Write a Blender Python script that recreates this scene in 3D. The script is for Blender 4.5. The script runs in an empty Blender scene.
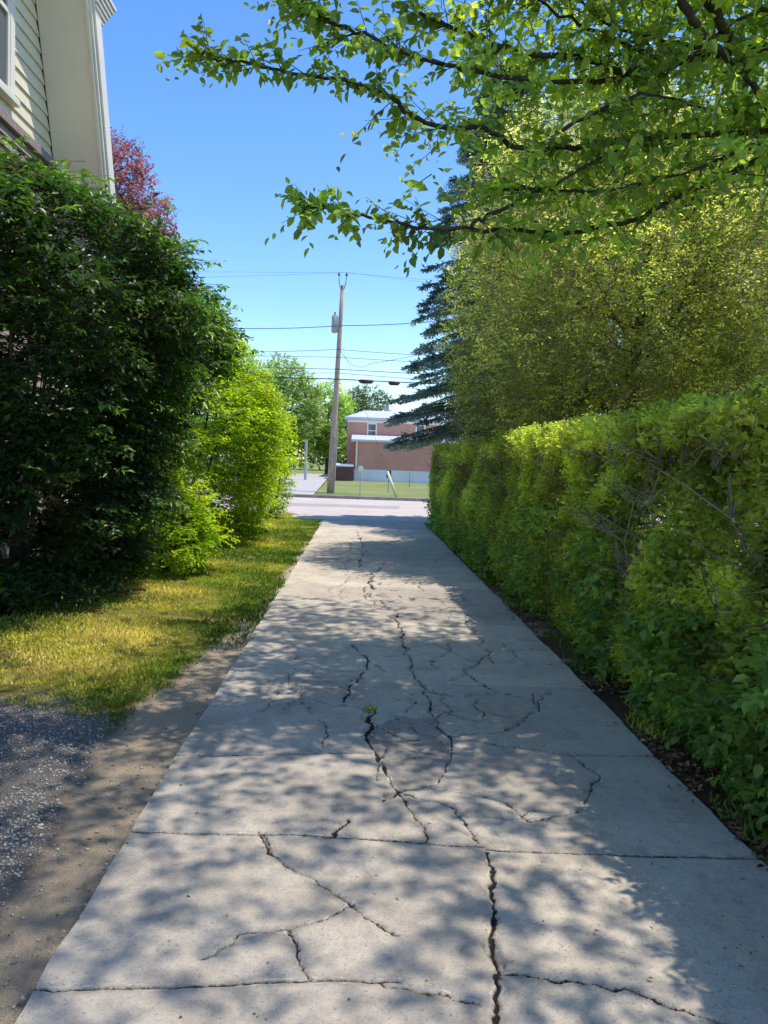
import bpy, math, random
import numpy as np
from math import sin, cos, pi, radians
random.seed(7)
rng = np.random.default_rng(11)
S = bpy.context.scene
col = S.collection
SUN_AZ, SUN_EL = radians(90), radians(68)

# ------------------------------------------------------------------ helpers
def tag(o, label=None, cat=None, group=None, kind=None):
    if label: o['label'] = label
    if cat: o['category'] = cat
    if group: o['group'] = group
    if kind: o['kind'] = kind
    return o

def empty(name, loc, label, cat, group=None, rz=0.0):
    o = bpy.data.objects.new(name, None)
    o.empty_display_size = 0.3
    o.location = loc
    o.rotation_euler = (0, 0, rz)
    col.objects.link(o)
    return tag(o, label, cat, group)

def link(name, me, mat, parent=None, world=True):
    o = bpy.data.objects.new(name, me)
    col.objects.link(o)
    if mat is not None:
        me.materials.append(mat)
    if parent is not None:
        o.parent = parent
        if world:   # vertices are written in world space: undo the parent's translation
            n = len(me.vertices)
            co = np.empty(n * 3, np.float32)
            me.vertices.foreach_get('co', co)
            L = parent
            off = np.zeros(3)
            while L is not None:
                off += np.array(L.location)
                L = L.parent
            co = co.reshape(-1, 3) - off
            me.vertices.foreach_set('co', co.ravel().astype(np.float32))
    return o

def mesh_np(name, V, F, attrs=None, smooth=False):
    """V (n,3); F a list of int arrays (m,k)"""
    if not isinstance(F, (list, tuple)): F = [F]
    F = [np.asarray(f, np.int32) for f in F if len(f)]
    me = bpy.data.meshes.new(name)
    V = np.asarray(V, np.float32)
    me.vertices.add(len(V))
    me.vertices.foreach_set('co', V.ravel())
    loops = np.concatenate([f.ravel() for f in F])
    tot = np.concatenate([np.full(len(f), f.shape[1], np.int32) for f in F])
    start = np.concatenate([[0], np.cumsum(tot)[:-1]]).astype(np.int32)
    me.loops.add(len(loops))
    me.loops.foreach_set('vertex_index', loops)
    me.polygons.add(len(tot))
    me.polygons.foreach_set('loop_start', start)
    me.polygons.foreach_set('loop_total', tot)
    if smooth:
        me.polygons.foreach_set('use_smooth', np.ones(len(tot), bool))
    if attrs:
        for k, a in attrs.items():
            at = me.attributes.new(k, 'FLOAT', 'POINT')
            at.data.foreach_set('value', np.asarray(a, np.float32))
    me.update(calc_edges=True)
    me.validate()
    return me

class MB:
    def __init__(s): s.v = []; s.f = []
    def quad(s, a, b, c, d):
        n = len(s.v); s.v += [a, b, c, d]; s.f.append((n, n+1, n+2, n+3))
    def box(s, x0, x1, y0, y1, z0, z1):
        n = len(s.v)
        s.v += [(x, y, z) for z in (z0, z1) for y in (y0, y1) for x in (x0, x1)]
        for f in ((0,2,3,1),(4,5,7,6),(0,1,5,4),(2,6,7,3),(0,4,6,2),(1,3,7,5)):
            s.f.append(tuple(n+i for i in f))
    def prism_x(s, poly, x0, x1):
        """poly in (y,z) extruded along x"""
        n = len(s.v); k = len(poly)
        s.v += [(x0, y, z) for y, z in poly] + [(x1, y, z) for y, z in poly]
        s.f.append(tuple(n+i for i in range(k))[::-1])
        s.f.append(tuple(n+k+i for i in range(k)))
        for i in range(k):
            j = (i+1) % k
            s.f.append((n+i, n+j, n+k+j, n+k+i))
    def tube(s, pts, rad, sides=8, cap=True):
        pts = [np.array(p, float) for p in pts]
        m = len(pts); n = len(s.v)
        if not hasattr(rad, '__len__'): rad = [rad]*m
        for i, p in enumerate(pts):
            t = pts[min(i+1, m-1)] - pts[max(i-1, 0)]
            t /= np.linalg.norm(t) + 1e-9
            u = np.cross(t, (0, 0, 1)) if abs(t[2]) < .9 else np.cross(t, (0, 1, 0))
            u /= np.linalg.norm(u); w = np.cross(t, u)
            for k in range(sides):
                a = 2*pi*k/sides
                s.v.append(tuple(p + rad[i]*(u*cos(a) + w*sin(a))))
        for i in range(m-1):
            for k in range(sides):
                a = n+i*sides+k; b = n+i*sides+(k+1) % sides
                s.f.append((a, b, b+sides, a+sides))
        if cap:
            s.f.append(tuple(n+k for k in range(sides))[::-1])
            s.f.append(tuple(n+(m-1)*sides+k for k in range(sides)))
    def build(s, name, mat, parent=None, smooth=False, bevel=0):
        me = bpy.data.meshes.new(name)
        me.from_pydata([tuple(map(float, v)) for v in s.v], [], s.f)
        if smooth:
            for p in me.polygons: p.use_smooth = True
        me.update()
        o = link(name, me, mat, parent)
        if bevel:
            b = o.modifiers.new('bevel', 'BEVEL'); b.width = bevel; b.segments = 2; b.limit_method = 'ANGLE'
        return o

def hsh(i, j, k, seed):
    n = (i*374761393 + j*668265263 + k*2147483647*3 + seed*974634777) & 0xffffffff
    n = ((n ^ (n >> 13)) * 1274126177) & 0xffffffff
    n = ((n ^ (n >> 16)) * 2246822519) & 0xffffffff
    return ((n ^ (n >> 15)) & 0xffff) / 65535.0

def vnoise(P, scale=1.0, seed=0):
    P = np.asarray(P, float) * scale
    if P.shape[1] == 2: P = np.c_[P, np.zeros(len(P))]
    i = np.floor(P).astype(np.int64); f = P - i; f = f*f*(3-2*f)
    r = 0
    for dx in (0, 1):
        for dy in (0, 1):
            for dz in (0, 1):
                w = (f[:, 0] if dx else 1-f[:, 0]) * (f[:, 1] if dy else 1-f[:, 1]) * (f[:, 2] if dz else 1-f[:, 2])
                r = r + w * hsh(i[:, 0]+dx, i[:, 1]+dy, i[:, 2]+dz, seed)
    return r     # 0..1

def fbm(P, scale=1.0, seed=0, o=4):
    r = 0; a = .5; t = 0
    for k in range(o):
        r = r + a*vnoise(P, scale*2**k, seed+k*17); t += a; a *= .5
    return r/t

def nrm(a):
    return a / (np.linalg.norm(a, axis=-1, keepdims=True) + 1e-9)

def sstep(a, b, x):
    t = np.clip((x-a)/(b-a), 0, 1); return t*t*(3-2*t)

# ------------------------------------------------------------------ node materials
def new_mat(name):
    m = bpy.data.materials.new(name); m.use_nodes = True
    nt = m.node_tree; nt.nodes.clear()
    out = nt.nodes.new('ShaderNodeOutputMaterial')
    return m, nt, out

def N(nt, t, **kw):
    n = nt.nodes.new(t)
    for k, v in kw.items():
        if k in n.inputs.keys(): n.inputs[k].default_value = v
        else: setattr(n, k, v)
    return n

def ramp(nt, fac, stops):
    r = nt.nodes.new('ShaderNodeValToRGB')
    el = r.color_ramp.elements
    while len(el) > 1: el.remove(el[-1])
    el[0].position = stops[0][0]; el[0].color = (*stops[0][1], 1)
    for p, c in stops[1:]:
        e = el.new(p); e.color = (*c, 1)
    nt.links.new(fac, r.inputs[0])
    return r.outputs[0]

def mixc(nt, fac, a, b, mode='MIX'):
    m = nt.nodes.new('ShaderNodeMix'); m.data_type = 'RGBA'; m.blend_type = mode
    for v, sk in ((fac, m.inputs[0]), (a, m.inputs[6]), (b, m.inputs[7])):
        if isinstance(v, (int, float)): sk.default_value = v
        elif isinstance(v, tuple): sk.default_value = (*v, 1)
        else: nt.links.new(v, sk)
    return m.outputs[2]

def math_(nt, op, a, b=0.0, clamp=False):
    m = nt.nodes.new('ShaderNodeMath'); m.operation = op; m.use_clamp = clamp
    for v, sk in ((a, m.inputs[0]), (b, m.inputs[1])):
        if isinstance(v, (int, float)): sk.default_value = v
        else: nt.links.new(v, sk)
    return m.outputs[0]

def noise(nt, scale, detail=4, rough=.6, vec=None, dist=0.0):
    n = nt.nodes.new('ShaderNodeTexNoise')
    n.inputs['Scale'].default_value = scale; n.inputs['Detail'].default_value = detail
    n.inputs['Roughness'].default_value = rough; n.inputs['Distortion'].default_value = dist
    if vec is None:
        g = nt.nodes.new('ShaderNodeNewGeometry'); vec = g.outputs['Position']
    nt.links.new(vec, n.inputs['Vector'])
    return n.outputs['Fac']

def attr(nt, name):
    a = nt.nodes.new('ShaderNodeAttribute'); a.attribute_name = name
    return a.outputs['Fac']

def rng_map(nt, v, a, b, c=0.0, d=1.0):
    m = nt.nodes.new('ShaderNodeMapRange'); nt.links.new(v, m.inputs[0])
    for i, x in enumerate((a, b, c, d)): m.inputs[i+1].default_value = x
    return m.outputs[0]

def bump(nt, h, strength, dist, base=None):
    b = nt.nodes.new('ShaderNodeBump'); b.inputs['Strength'].default_value = strength
    b.inputs['Distance'].default_value = dist; nt.links.new(h, b.inputs['Height'])
    if base is not None: nt.links.new(base, b.inputs['Normal'])
    return b.outputs[0]

def surf(name, c0, c1, scale=8, rough=.8, bscale=60, bstr=.3, bdist=.01, spec=.3, metallic=0, stretch=None, dirt=None):
    m, nt, out = new_mat(name)
    p = N(nt, 'ShaderNodeBsdfPrincipled')
    tc = nt.nodes.new('ShaderNodeTexCoord')
    vec = tc.outputs['Object']
    if stretch:
        mp = nt.nodes.new('ShaderNodeMapping'); mp.inputs['Scale'].default_value = stretch
        nt.links.new(vec, mp.inputs['Vector']); vec = mp.outputs[0]
    n1 = noise(nt, scale, 6, .65, vec)
    c = ramp(nt, n1, [(.3, c0), (.7, c1)])
    if dirt:
        n3 = noise(nt, scale*.23, 5, .7, vec)
        c = mixc(nt, rng_map(nt, n3, .5, .75, 0, .7), c, dirt)
    nt.links.new(c, p.inputs['Base Color'])
    p.inputs['Roughness'].default_value = rough
    p.inputs['Specular IOR Level'].default_value = spec
    p.inputs['Metallic'].default_value = metallic
    if bstr:
        nt.links.new(bump(nt, noise(nt, bscale, 5, .7, vec), bstr, bdist), p.inputs['Normal'])
    nt.links.new(p.outputs[0], out.inputs[0])
    return m

def leaf_mat(name, stops, trans=.4, tcol=(1, 1, .45), rough=.45, spec=.3, clump=1.2, cmul=(.55, 1.25)):
    """leaf colour from a per-leaf value, light/dark clumps in space, light passing through the blade"""
    m, nt, out = new_mat(name)
    c = ramp(nt, attr(nt, 'v'), stops)
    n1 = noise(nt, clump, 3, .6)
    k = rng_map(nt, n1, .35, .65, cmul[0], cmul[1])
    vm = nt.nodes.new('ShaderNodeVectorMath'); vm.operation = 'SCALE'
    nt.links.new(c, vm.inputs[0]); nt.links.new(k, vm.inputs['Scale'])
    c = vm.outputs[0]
    p = N(nt, 'ShaderNodeBsdfPrincipled')
    nt.links.new(c, p.inputs['Base Color'])
    p.inputs['Roughness'].default_value = rough
    p.inputs['Specular IOR Level'].default_value = spec
    t = N(nt, 'ShaderNodeBsdfTranslucent')
    v2 = nt.nodes.new('ShaderNodeVectorMath'); v2.operation = 'MULTIPLY'
    nt.links.new(c, v2.inputs[0]); v2.inputs[1].default_value = tuple(2.6*x for x in tcol)
    nt.links.new(v2.outputs[0], t.inputs['Color'])
    mx = N(nt, 'ShaderNodeMixShader'); mx.inputs[0].default_value = trans
    nt.links.new(p.outputs[0], mx.inputs[1]); nt.links.new(t.outputs[0], mx.inputs[2])
    nt.links.new(mx.outputs[0], out.inputs[0])
    return m

M = {}
M['bark'] = surf('grey_bark', (.045, .036, .03), (.13, .11, .09), 9, .9, 40, .8, .02, .2, stretch=(1, 1, .25))
M['limb'] = surf('dark_limb_bark', (.03, .022, .022), (.085, .065, .06), 20, .85, 70, .6, .01, .2)
M['twig'] = surf('brown_twig', (.05, .035, .022), (.14, .1, .07), 20, .9, 50, 0, .01, .2)
M['palewood'] = surf('grey_twig', (.14, .115, .085), (.40, .34, .26), 14, .9, 50, 0, .01, .2)

# leaf templates: (along, across, lift), faces
OVAL = (np.array([(0,0,0),(.28,.40,.10),(.66,.36,.09),(1,0,-.10),(.66,-.36,.09),(.28,-.40,.10)]), [[0,1,2,3],[0,3,4,5]])
RHOMB = (np.array([(0,0,0),(.42,.5,.14),(1,0,-.05),(.42,-.5,.14)]), [[0,1,2],[0,2,3]])
NEEDLE = (np.array([(0,0,0),(.5,.5,0),(1,0,-.06),(.5,-.5,0)]), [[0,1,2,3]])

def leaf_arrays(P, D, Nn, L, W, T):
    """P positions, D tip directions, Nn normals, L lengths, W widths"""
    tp, fc = T
    D = nrm(D); S_ = nrm(np.cross(D, Nn)); Nn = np.cross(S_, D)
    n = len(P); k = len(tp)
    V = (P[:, None] + tp[None, :, 0:1]*(L[:, None, None])*D[:, None]
         + tp[None, :, 1:2]*(W[:, None, None])*S_[:, None]
         + tp[None, :, 2:3]*(L[:, None, None])*Nn[:, None]).reshape(-1, 3)
    F = (np.array(fc)[None] + (np.arange(n)*k)[:, None, None]).reshape(-1, len(fc[0]))
    return V, F, k

def leaf_obj(name, P, D, Nn, L, W, T, val, mat, parent):
    V, F, k = leaf_arrays(P, D, Nn, L, W, T)
    me = mesh_np(name, V, F, {'v': np.repeat(val, k)})
    return link(name, me, mat, parent)

def sticks(P0, P1, r0, r1):
    """three-sided sticks, all in one array"""
    t = nrm(P1-P0)
    ref = np.tile((.31, .52, .79), (len(t), 1))
    u = nrm(np.cross(t, ref)); w = np.cross(t, u)
    V = []
    for (P, r) in ((P0, r0), (P1, r1)):
        for k in range(3):
            a = 2*pi*k/3
            V.append(P + (u*cos(a) + w*sin(a))*np.asarray(r).reshape(-1, 1))
    V = np.stack(V, 1).reshape(-1, 3)
    b = (np.arange(len(t))*6)[:, None]
    F = np.concatenate([b+np.array([[k, (k+1) % 3, 3+(k+1) % 3, 3+k]]) for k in range(3)])
    return V, F

def twig_leaves(P0, D, L, m, ll, lw, droop=.3, spread=.9, up=.7, jit=.35, lvar=.3, cval=None, start=.15):
    """m leaves set alternately along each twig (P0, direction D, length L)"""
    n = len(P0)
    D = nrm(D)
    side = nrm(np.cross(D, np.array([0, 0, 1.]) + rng.normal(0, .25, (n, 3))))
    t = start + (1-start)*(np.arange(m)+rng.random((n, m)))/m      # n,m
    sg = np.where(np.arange(m) % 2 == 0, 1., -1.)[None]*np.ones((n, 1))
    sag = np.zeros((n, m, 3)); sag[..., 2] = -droop*.35*(t**2)*L[:, None]
    P = P0[:, None] + D[:, None]*(t*L[:, None])[..., None] + sag
    d = D[:, None]*.55 + side[:, None]*(sg*spread)[..., None] + rng.normal(0, jit, (n, m, 3))
    d[..., 2] -= droop
    nn = np.zeros((n, m, 3)); nn[..., 2] = up
    nn += rng.normal(0, .35, (n, m, 3)) + D[:, None]*.15
    size = 1 + lvar*rng.normal(0, 1, (n, m)).clip(-1.6, 1.6)
    size *= (1.1-.45*t)
    if cval is None: cval = rng.random(n)
    val = (.55*cval[:, None] + .45*rng.random((n, m))).clip(0, 1)
    f = lambda a: a.reshape(-1, 3)
    return f(P), f(d), f(nn), (ll*size).ravel(), (lw*size).ravel(), val.ravel()

def rand_dirs(n):
    return nrm(rng.normal(0, 1, (n, 3)))

def catmull(pts, sub=5):
    pts = [np.array(p, float) for p in pts]
    P = [2*pts[0]-pts[1]] + pts + [2*pts[-1]-pts[-2]]
    out = []
    for i in range(1, len(P)-2):
        for k in range(sub):
            t = k/sub
            a, b, c, d = P[i-1], P[i], P[i+1], P[i+2]
            out.append(.5*((2*b)+(-a+c)*t+(2*a-5*b+4*c-d)*t*t+(-a+3*b-3*c+d)*t**3))
    out.append(pts[-1])
    return out

def grow(mb, p, d, L, r, depth, ends, bend=.35, upw=.12, nseg=5, kids=(2, 4)):
    """recursive branching limb; ends collects (point, direction)"""
    pts = [np.array(p, float)]; d = np.array(d, float); d /= np.linalg.norm(d)
    for i in range(nseg):
        d = d + rng.normal(0, bend/nseg**.5*.6, 3); d[2] += upw*.3; d /= np.linalg.norm(d)
        pts.append(pts[-1] + d*L/nseg)
        if depth <= 1: ends.append((pts[-1].copy(), d.copy()))
    rr = [r*(1-.6*i/nseg) for i in range(nseg+1)]
    mb.tube(pts, rr, sides=7 if r > .03 else 4, cap=False)
    if depth > 0:
        for k in range(rng.integers(kids[0], kids[1]+1)):
            i = rng.integers(max(1, nseg//2-1), nseg+1)
            nd = d + rng.normal(0, .6, 3); nd[2] += upw
            grow(mb, pts[i], nd, L*.68*rng.uniform(.8, 1.15), rr[i]*.66, depth-1, ends, bend, upw, nseg, kids)

def shell_points(n, prof, ry_ratio, cx, cy, noise_amp=.25, seed=0, inner=.25, nscale=.9):
    """points in the outer layer of a rounded shrub whose radius follows prof [(z, r)]"""
    zs = np.array([a for a, b in prof]); rs = np.array([b for a, b in prof])
    # sample z proportionally to circumference
    zz = np.linspace(zs[0], zs[-1], 200); rr = np.interp(zz, zs, rs)+.25
    cdf = np.cumsum(rr); cdf /= cdf[-1]
    z = np.interp(rng.random(n), cdf, zz)
    th = rng.random(n)*2*pi
    r = np.interp(z, zs, rs)
    q = np.c_[np.cos(th)*2, np.sin(th)*2, z]
    bump_ = 1 + noise_amp*2*(fbm(q, nscale, seed, 3)-.5)
    depth = 1 - inner*rng.random(n)**1.6
    # close the top: points with a flat top fill the disc
    r = r*bump_*depth
    P = np.c_[cx + r*np.cos(th), cy + ry_ratio*r*np.sin(th), z]
    slope = np.gradient(np.interp(zz, zs, rs), zz)
    sl = np.interp(z, zz, slope)
    O = nrm(np.c_[np.cos(th), np.sin(th)/ry_ratio, -sl*.8])
    return P, O

# ------------------------------------------------------------------ SETTING: ground
def ground_material():
    m, nt, out = new_mat('yard_ground')
    lawn, soil, grav, lit = attr(nt, 'lawn'), attr(nt, 'soil'), attr(nt, 'gravel'), attr(nt, 'litter')
    n1 = noise(nt, 3, 6, .7); n2 = noise(nt, 40, 5, .75); n3 = noise(nt, 160, 3, .7)
    base = ramp(nt, n2, [(.3, (.035, .027, .02)), (.7, (.09, .07, .05))])
    soilc = mixc(nt, rng_map(nt, n3, .35, .65), ramp(nt, n2, [(.25, (.42, .31, .20)), (.7, (.72, .57, .39))]), (.80, .66, .48), 'MIX')
    soilc = mixc(nt, .45, soilc, ramp(nt, n1, [(.3, (.44, .33, .22)), (.7, (.72, .58, .42))]))
    lawnc = ramp(nt, n1, [(.3, (.14, .19, .03)), (.5, (.38, .36, .06)), (.68, (.54, .45, .12))])
    lawnc = mixc(nt, rng_map(nt, n3, .3, .7, 0, .6), lawnc, (.1, .085, .03))
    gravc = ramp(nt, n3, [(.3, (.15, .14, .125)), (.7, (.42, .385, .34))])
    c = mixc(nt, soil, base, soilc); c = mixc(nt, grav, c, gravc); c = mixc(nt, lawn, c, lawnc)
    litc = ramp(nt, n2, [(.3, (.07, .04, .022)), (.7, (.25, .15, .08))])
    c = mixc(nt, lit, c, litc)
    p = N(nt, 'ShaderNodeBsdfPrincipled', Roughness=.95)
    p.inputs['Specular IOR Level'].default_value = .15
    nt.links.new(c, p.inputs['Base Color'])
    nt.links.new(bump(nt, n3, .6, .01, bump(nt, n2, .8, .03)), p.inputs['Normal'])
    nt.links.new(p.outputs[0], out.inputs[0])
    return m

XL, XR = -.91, 1.72
def ground_masks(P):
    X, Y = P[:, 0], P[:, 1]
    w = fbm(P, 1.1, 5, 4)-.5; w2 = fbm(P, 4., 9, 4)-.5
    edge = XL - X                                   # distance left of the driveway
    sw = np.interp(Y, [0, 3, 4.5, 6, 8, 10, 12, 21], [.38, .38, .42, .30, .13, .06, .04, .03]) + .22*w + .12*w2
    left = X < XL+.02
    soil = left*sstep(sw+.12, sw-.06, edge)
    front = sstep(4.35, 4.9, Y + 1.1*w + .5*w2 - .35*(edge-.7))
    lawn = left*(1-soil)*front*sstep(2.7, 1.7, edge + 1.2*w - .35*sstep(9, 14, Y)*2)
    far = sstep(13, 14, Y)*left*(edge > 2.4)
    lawn = np.maximum(lawn, far*(1-soil))
    gravel = left*(1-soil)*(1-front)
    soil = np.maximum(soil, gravel*sstep(.05, .2, w+w2*.6)*.8)
    right = X > XR-.02
    litter = right*sstep(.75, .2, X-XR)*sstep(-.15, .1, w2+.05)
    lawn = np.maximum(lawn, right*sstep(1.3, 1.6, X-XR))
    soil = np.maximum(soil, right*sstep(.35, .1, X-XR+.2*w2)*sstep(0, .1, w+.02)*.8)
    return lawn, soil, gravel, litter

def ground_height(P):
    X, Y = P[:, 0], P[:, 1]
    h = .05*(fbm(P, .8, 21, 3)-.5) + .025*(fbm(P, 5, 22, 3)-.5)
    near = np.minimum(np.abs(X-XL), np.abs(X-XR)); inside = (X > XL) & (X < XR)
    h = h*sstep(0, .5, near) - .012
    h += .05*sstep(.2, 1.8, XL-X)*(X < XL)
    h = np.where(inside, -.10, h)
    h += -.012*sstep(19.5, 20.4, Y)
    return h

ys = np.concatenate([np.arange(-3, 9, .045), np.arange(9, 22.3, .09), [22.42]])
xs = np.concatenate([np.arange(-9, -4, .15), np.arange(-4, XL-.01, .045), [XL-.002, XL+.03, 0, XR-.03, XR+.002], np.arange(XR+.03, 3.5, .05), np.arange(3.5, 14, .3)])
gx, gy = np.meshgrid(xs, ys); P2 = np.c_[gx.ravel(), gy.ravel()]
gz = ground_height(P2)
nx, ny = len(xs), len(ys)
idx = np.arange(nx*ny).reshape(ny, nx)
quads = lambda I: np.stack([I[:-1, :-1], I[:-1, 1:], I[1:, 1:], I[1:, :-1]], -1).reshape(-1, 4)
lw_, so_, gr_, li_ = ground_masks(P2)
me = mesh_np('yard_ground', np.c_[P2, gz], quads(idx), {'lawn': lw_, 'soil': so_, 'gravel': gr_, 'litter': li_}, True)
tag(link('yard_ground', me, ground_material()), kind='structure')

# far terrain to the horizon
m, nt, out = new_mat('far_ground')
n1 = noise(nt, .25, 6, .7); n2 = noise(nt, 6, 5, .7)
c = ramp(nt, n1, [(.35, (.16, .19, .045)), (.65, (.30, .30, .09))])
c = mixc(nt, rng_map(nt, n2, .3, .7, 0, .5), c, (.12, .16, .04))
p = N(nt, 'ShaderNodeBsdfPrincipled', Roughness=.95); nt.links.new(c, p.inputs['Base Color'])
nt.links.new(p.outputs[0], out.inputs[0])
mb = MB(); mb.quad((-900, -300, -.16), (900, -300, -.16), (900, 1500, -.16), (-900, 1500, -.16))
tag(mb.build('ground', m), kind='structure')
mb = MB()   # verge lawn beyond the road, gently rising
for i in range(30):
    for j in range(12):
        f = lambda a, b: (-60+a*4, 32.05+b*3.2, .02+.012*b + .03*math.sin(a*1.3+b))
        mb.quad(f(i, j), f(i+1, j), f(i+1, j+1), f(i, j+1))
verge = mb.build('verge_lawn', m, smooth=True); tag(verge, kind='structure')

# ------------------------------------------------------------------ driveway with its cracks
CR=[
 (8,[(-0.955,3.162),(-0.620,3.157),(-0.201,3.156),(0.204,3.120),(0.594,3.084),(1.134,3.062),(1.746,3.067)]),
 (7,[(-0.941,4.002),(-0.534,4.025),(0.118,4.091)]),
 (5,[(0.881,4.269),(1.218,4.154),(1.756,4.185)]),
 (6,[(-0.920,2.197),(-0.707,2.205),(-0.448,2.218),(-0.188,2.245),(0.004,2.252),(0.175,2.247)]),
 (16,[(0.124,4.908),(0.119,4.531),(0.082,4.345),(0.102,4.162),(0.163,3.942),(0.208,3.755),(0.245,3.595)]),
 (14,[(0.245,3.595),(0.189,3.506)]),
 (6,[(0.240,3.595),(0.265,3.447),(0.333,3.266),(0.345,3.108)]),
 (12,[(0.001,6.540),(0.053,6.271),(0.109,6.086),(0.053,5.675),(-0.018,5.362),(-0.059,4.976)]),
 (6,[(0.117,4.380),(0.306,4.219),(0.471,4.125),(0.548,4.073)]),
 (4,[(0.208,4.012),(0.356,4.062),(0.471,4.125)]),
 (7,[(0.503,4.702),(0.537,4.542),(0.584,4.377),(0.556,4.045),(0.446,3.767),(0.326,3.644),(0.241,3.617)]),
 (6,[(0.242,3.640),(0.480,3.662),(0.630,3.613),(0.727,3.530),(0.819,3.342)]),
 (10,[(-0.009,3.308),(-0.034,3.233),(-0.049,3.162)]),
 (5,[(-0.344,3.159),(-0.319,3.084),(-0.286,3.013),(-0.225,2.916),(-0.179,2.874),(-0.106,2.806),(-0.046,2.708),(0.070,2.565),(0.187,2.484)]),
 (7,[(-0.362,3.167),(-0.325,3.068),(-0.266,2.975)]),
 (11,[(0.574,3.067),(0.565,2.987),(0.570,2.854),(0.555,2.764),(0.543,2.655),(0.540,2.559),(0.522,2.480),(0.484,2.401),(0.486,2.336),(0.466,2.256),(0.460,2.190),(0.430,2.068)]),
 (9,[(0.494,2.308),(0.557,2.304),(0.647,2.296),(0.749,2.266),(0.866,2.241),(0.971,2.190),(1.061,2.145),(1.141,2.093)]),
 (4,[(-0.204,2.502),(-0.151,2.393),(-0.095,2.260)]),
 (5,[(0.126,2.250),(0.277,2.222),(0.404,2.160)]),
 (3,[(-0.453,2.347),(-0.344,2.450),(-0.204,2.508),(-0.052,2.591),(0.024,2.653)]),
 (12,[(0.442,11.883),(0.302,11.198),(0.234,10.599),(0.191,9.587),(0.078,9.643),(0.112,9.003),(0.197,8.450)]),
 (10,[(0.191,9.587),(0.461,9.411),(0.800,9.469),(0.883,10.194),(0.768,10.895)]),
 (10,[(0.425,8.088),(0.435,7.443),(0.446,6.931),(0.440,6.518),(0.200,6.562),(0.001,6.576)]),
 (8,[(0.440,6.518),(0.470,6.060),(0.473,5.660),(0.530,5.289),(0.708,5.189),(0.884,5.248),(1.003,5.328),(1.205,5.206)]),
 (8,[(1.018,6.115),(0.885,5.922),(0.892,5.644),(0.982,5.374)]),
 (6,[(0.838,5.132),(0.853,4.726)]),
 (6,[(0.439,5.015),(0.359,4.806)]),
 (8,[(0.773,8.031),(1.213,7.987),(1.575,7.934)]),
 (5,[(0.588,4.410),(0.746,4.323),(0.875,4.238)]),
 (14,[(-0.035,16.824),(0.093,15.380),(0.144,13.985),(0.053,12.271),(0.023,11.454)]),
 (10,[(0.421,14.061),(0.762,13.532),(1.322,13.830)]),
 (6,[(0.235,5.747),(0.148,6.028),(0.101,6.085)]),
 (10,[(1.902,17.003),(1.215,14.787),(0.795,14.163)]),
 (5,[(1.141,7.774),(1.148,6.895),(1.140,6.066),(1.459,6.222),(1.699,6.000)]),
 (3,[(-0.111,15.714),(-0.164,8.699)]),
 (3,[(-0.914,5.749),(-0.401,5.742),(-0.045,5.264)]),
 (4,[(-0.899,7.898),(-0.262,7.990),(0.423,8.034)]),
 (4,[(-0.904,10.464),(-0.220,10.418),(0.204,10.502)]),
 (6,[(0.563,8.814),(0.894,9.132),(1.169,8.910),(1.453,9.656)]),
 (4,[(-0.018,5.362),(0.136,5.233),(0.288,5.067),(0.482,4.976)]),
]
crng = np.random.default_rng(5)
for i in range(46):      # fine secondary cracks, most in the worn middle and right of the drive
    y = 3.3*(18/3.3)**crng.random(); x = crng.uniform(-.1, 1.45) if i % 4 else crng.uniform(-.7, 0)
    a = crng.choice([0, 1.57])+crng.normal(0, .5); L = []
    for k in range(crng.integers(4, 8)):
        L.append((x, y)); a += crng.normal(0, .5); st = .07*(1+y/6)*crng.uniform(.6, 1.4)
        x += st*cos(a)*.8; y += st*sin(a)*1.5
    CR.append((1.5+.5*L[0][1]*crng.uniform(.5, 1.2), L))
CR += [(13, [(.44,7.2),(.42,8.1),(.3,8.6),(.1,9.3),(.19,9.6),(.2,10.6),(.35,11.4),(.44,11.9),(.25,12.8),(.14,14.),(.09,15.4),(-.03,16.8),(.06,18.2),(0,20.5)]),
       (7, [(.44,6.5),(.7,6.7),(1.0,6.1),(1.2,6.5),(1.7,6.6)]), (7, [(.2,9.6),(.55,10.1),(.9,10.2),(1.3,10.9),(1.72,11.0)]), (8, [(.44,11.9),(.8,12.5),(1.2,12.2),(1.5,13.0)]),
       (6, [(.5,5.3),(.55,5.0),(.5,4.7)]), (7, [(.14,14),(.5,14.8),(.9,14.9),(1.1,16.4),(1.4,18)]), (6, [(.24,3.6),(.5,3.45),(.57,3.1)]), (5, [(.58,4.38),(.9,4.5),(1.2,4.9),(1.3,5.3)]),
       (6, [(.05,5.7),(-.3,5.75),(-.5,6.2),(-.92,6.3)]), (5, [(.82,3.34),(1.1,3.5),(1.3,3.9),(1.25,4.17)])]
for y0_ in (13.1, 15.6, 18.1):
    CR.append((9, [(XL-.03, y0_), (.4, y0_+.02), (XR+.03, y0_-.02)]))
ys = [.6]
while ys[-1] < 20.45:
    ys.append(ys[-1] + max(.0065, ys[-1]**2/1230*.62))
ys = np.array(ys); ys[-1] = 20.5
xs = np.linspace(XL, XR, 400)
gx, gy = np.meshgrid(xs, ys); G = np.c_[gx.ravel(), gy.ravel()]
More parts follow.
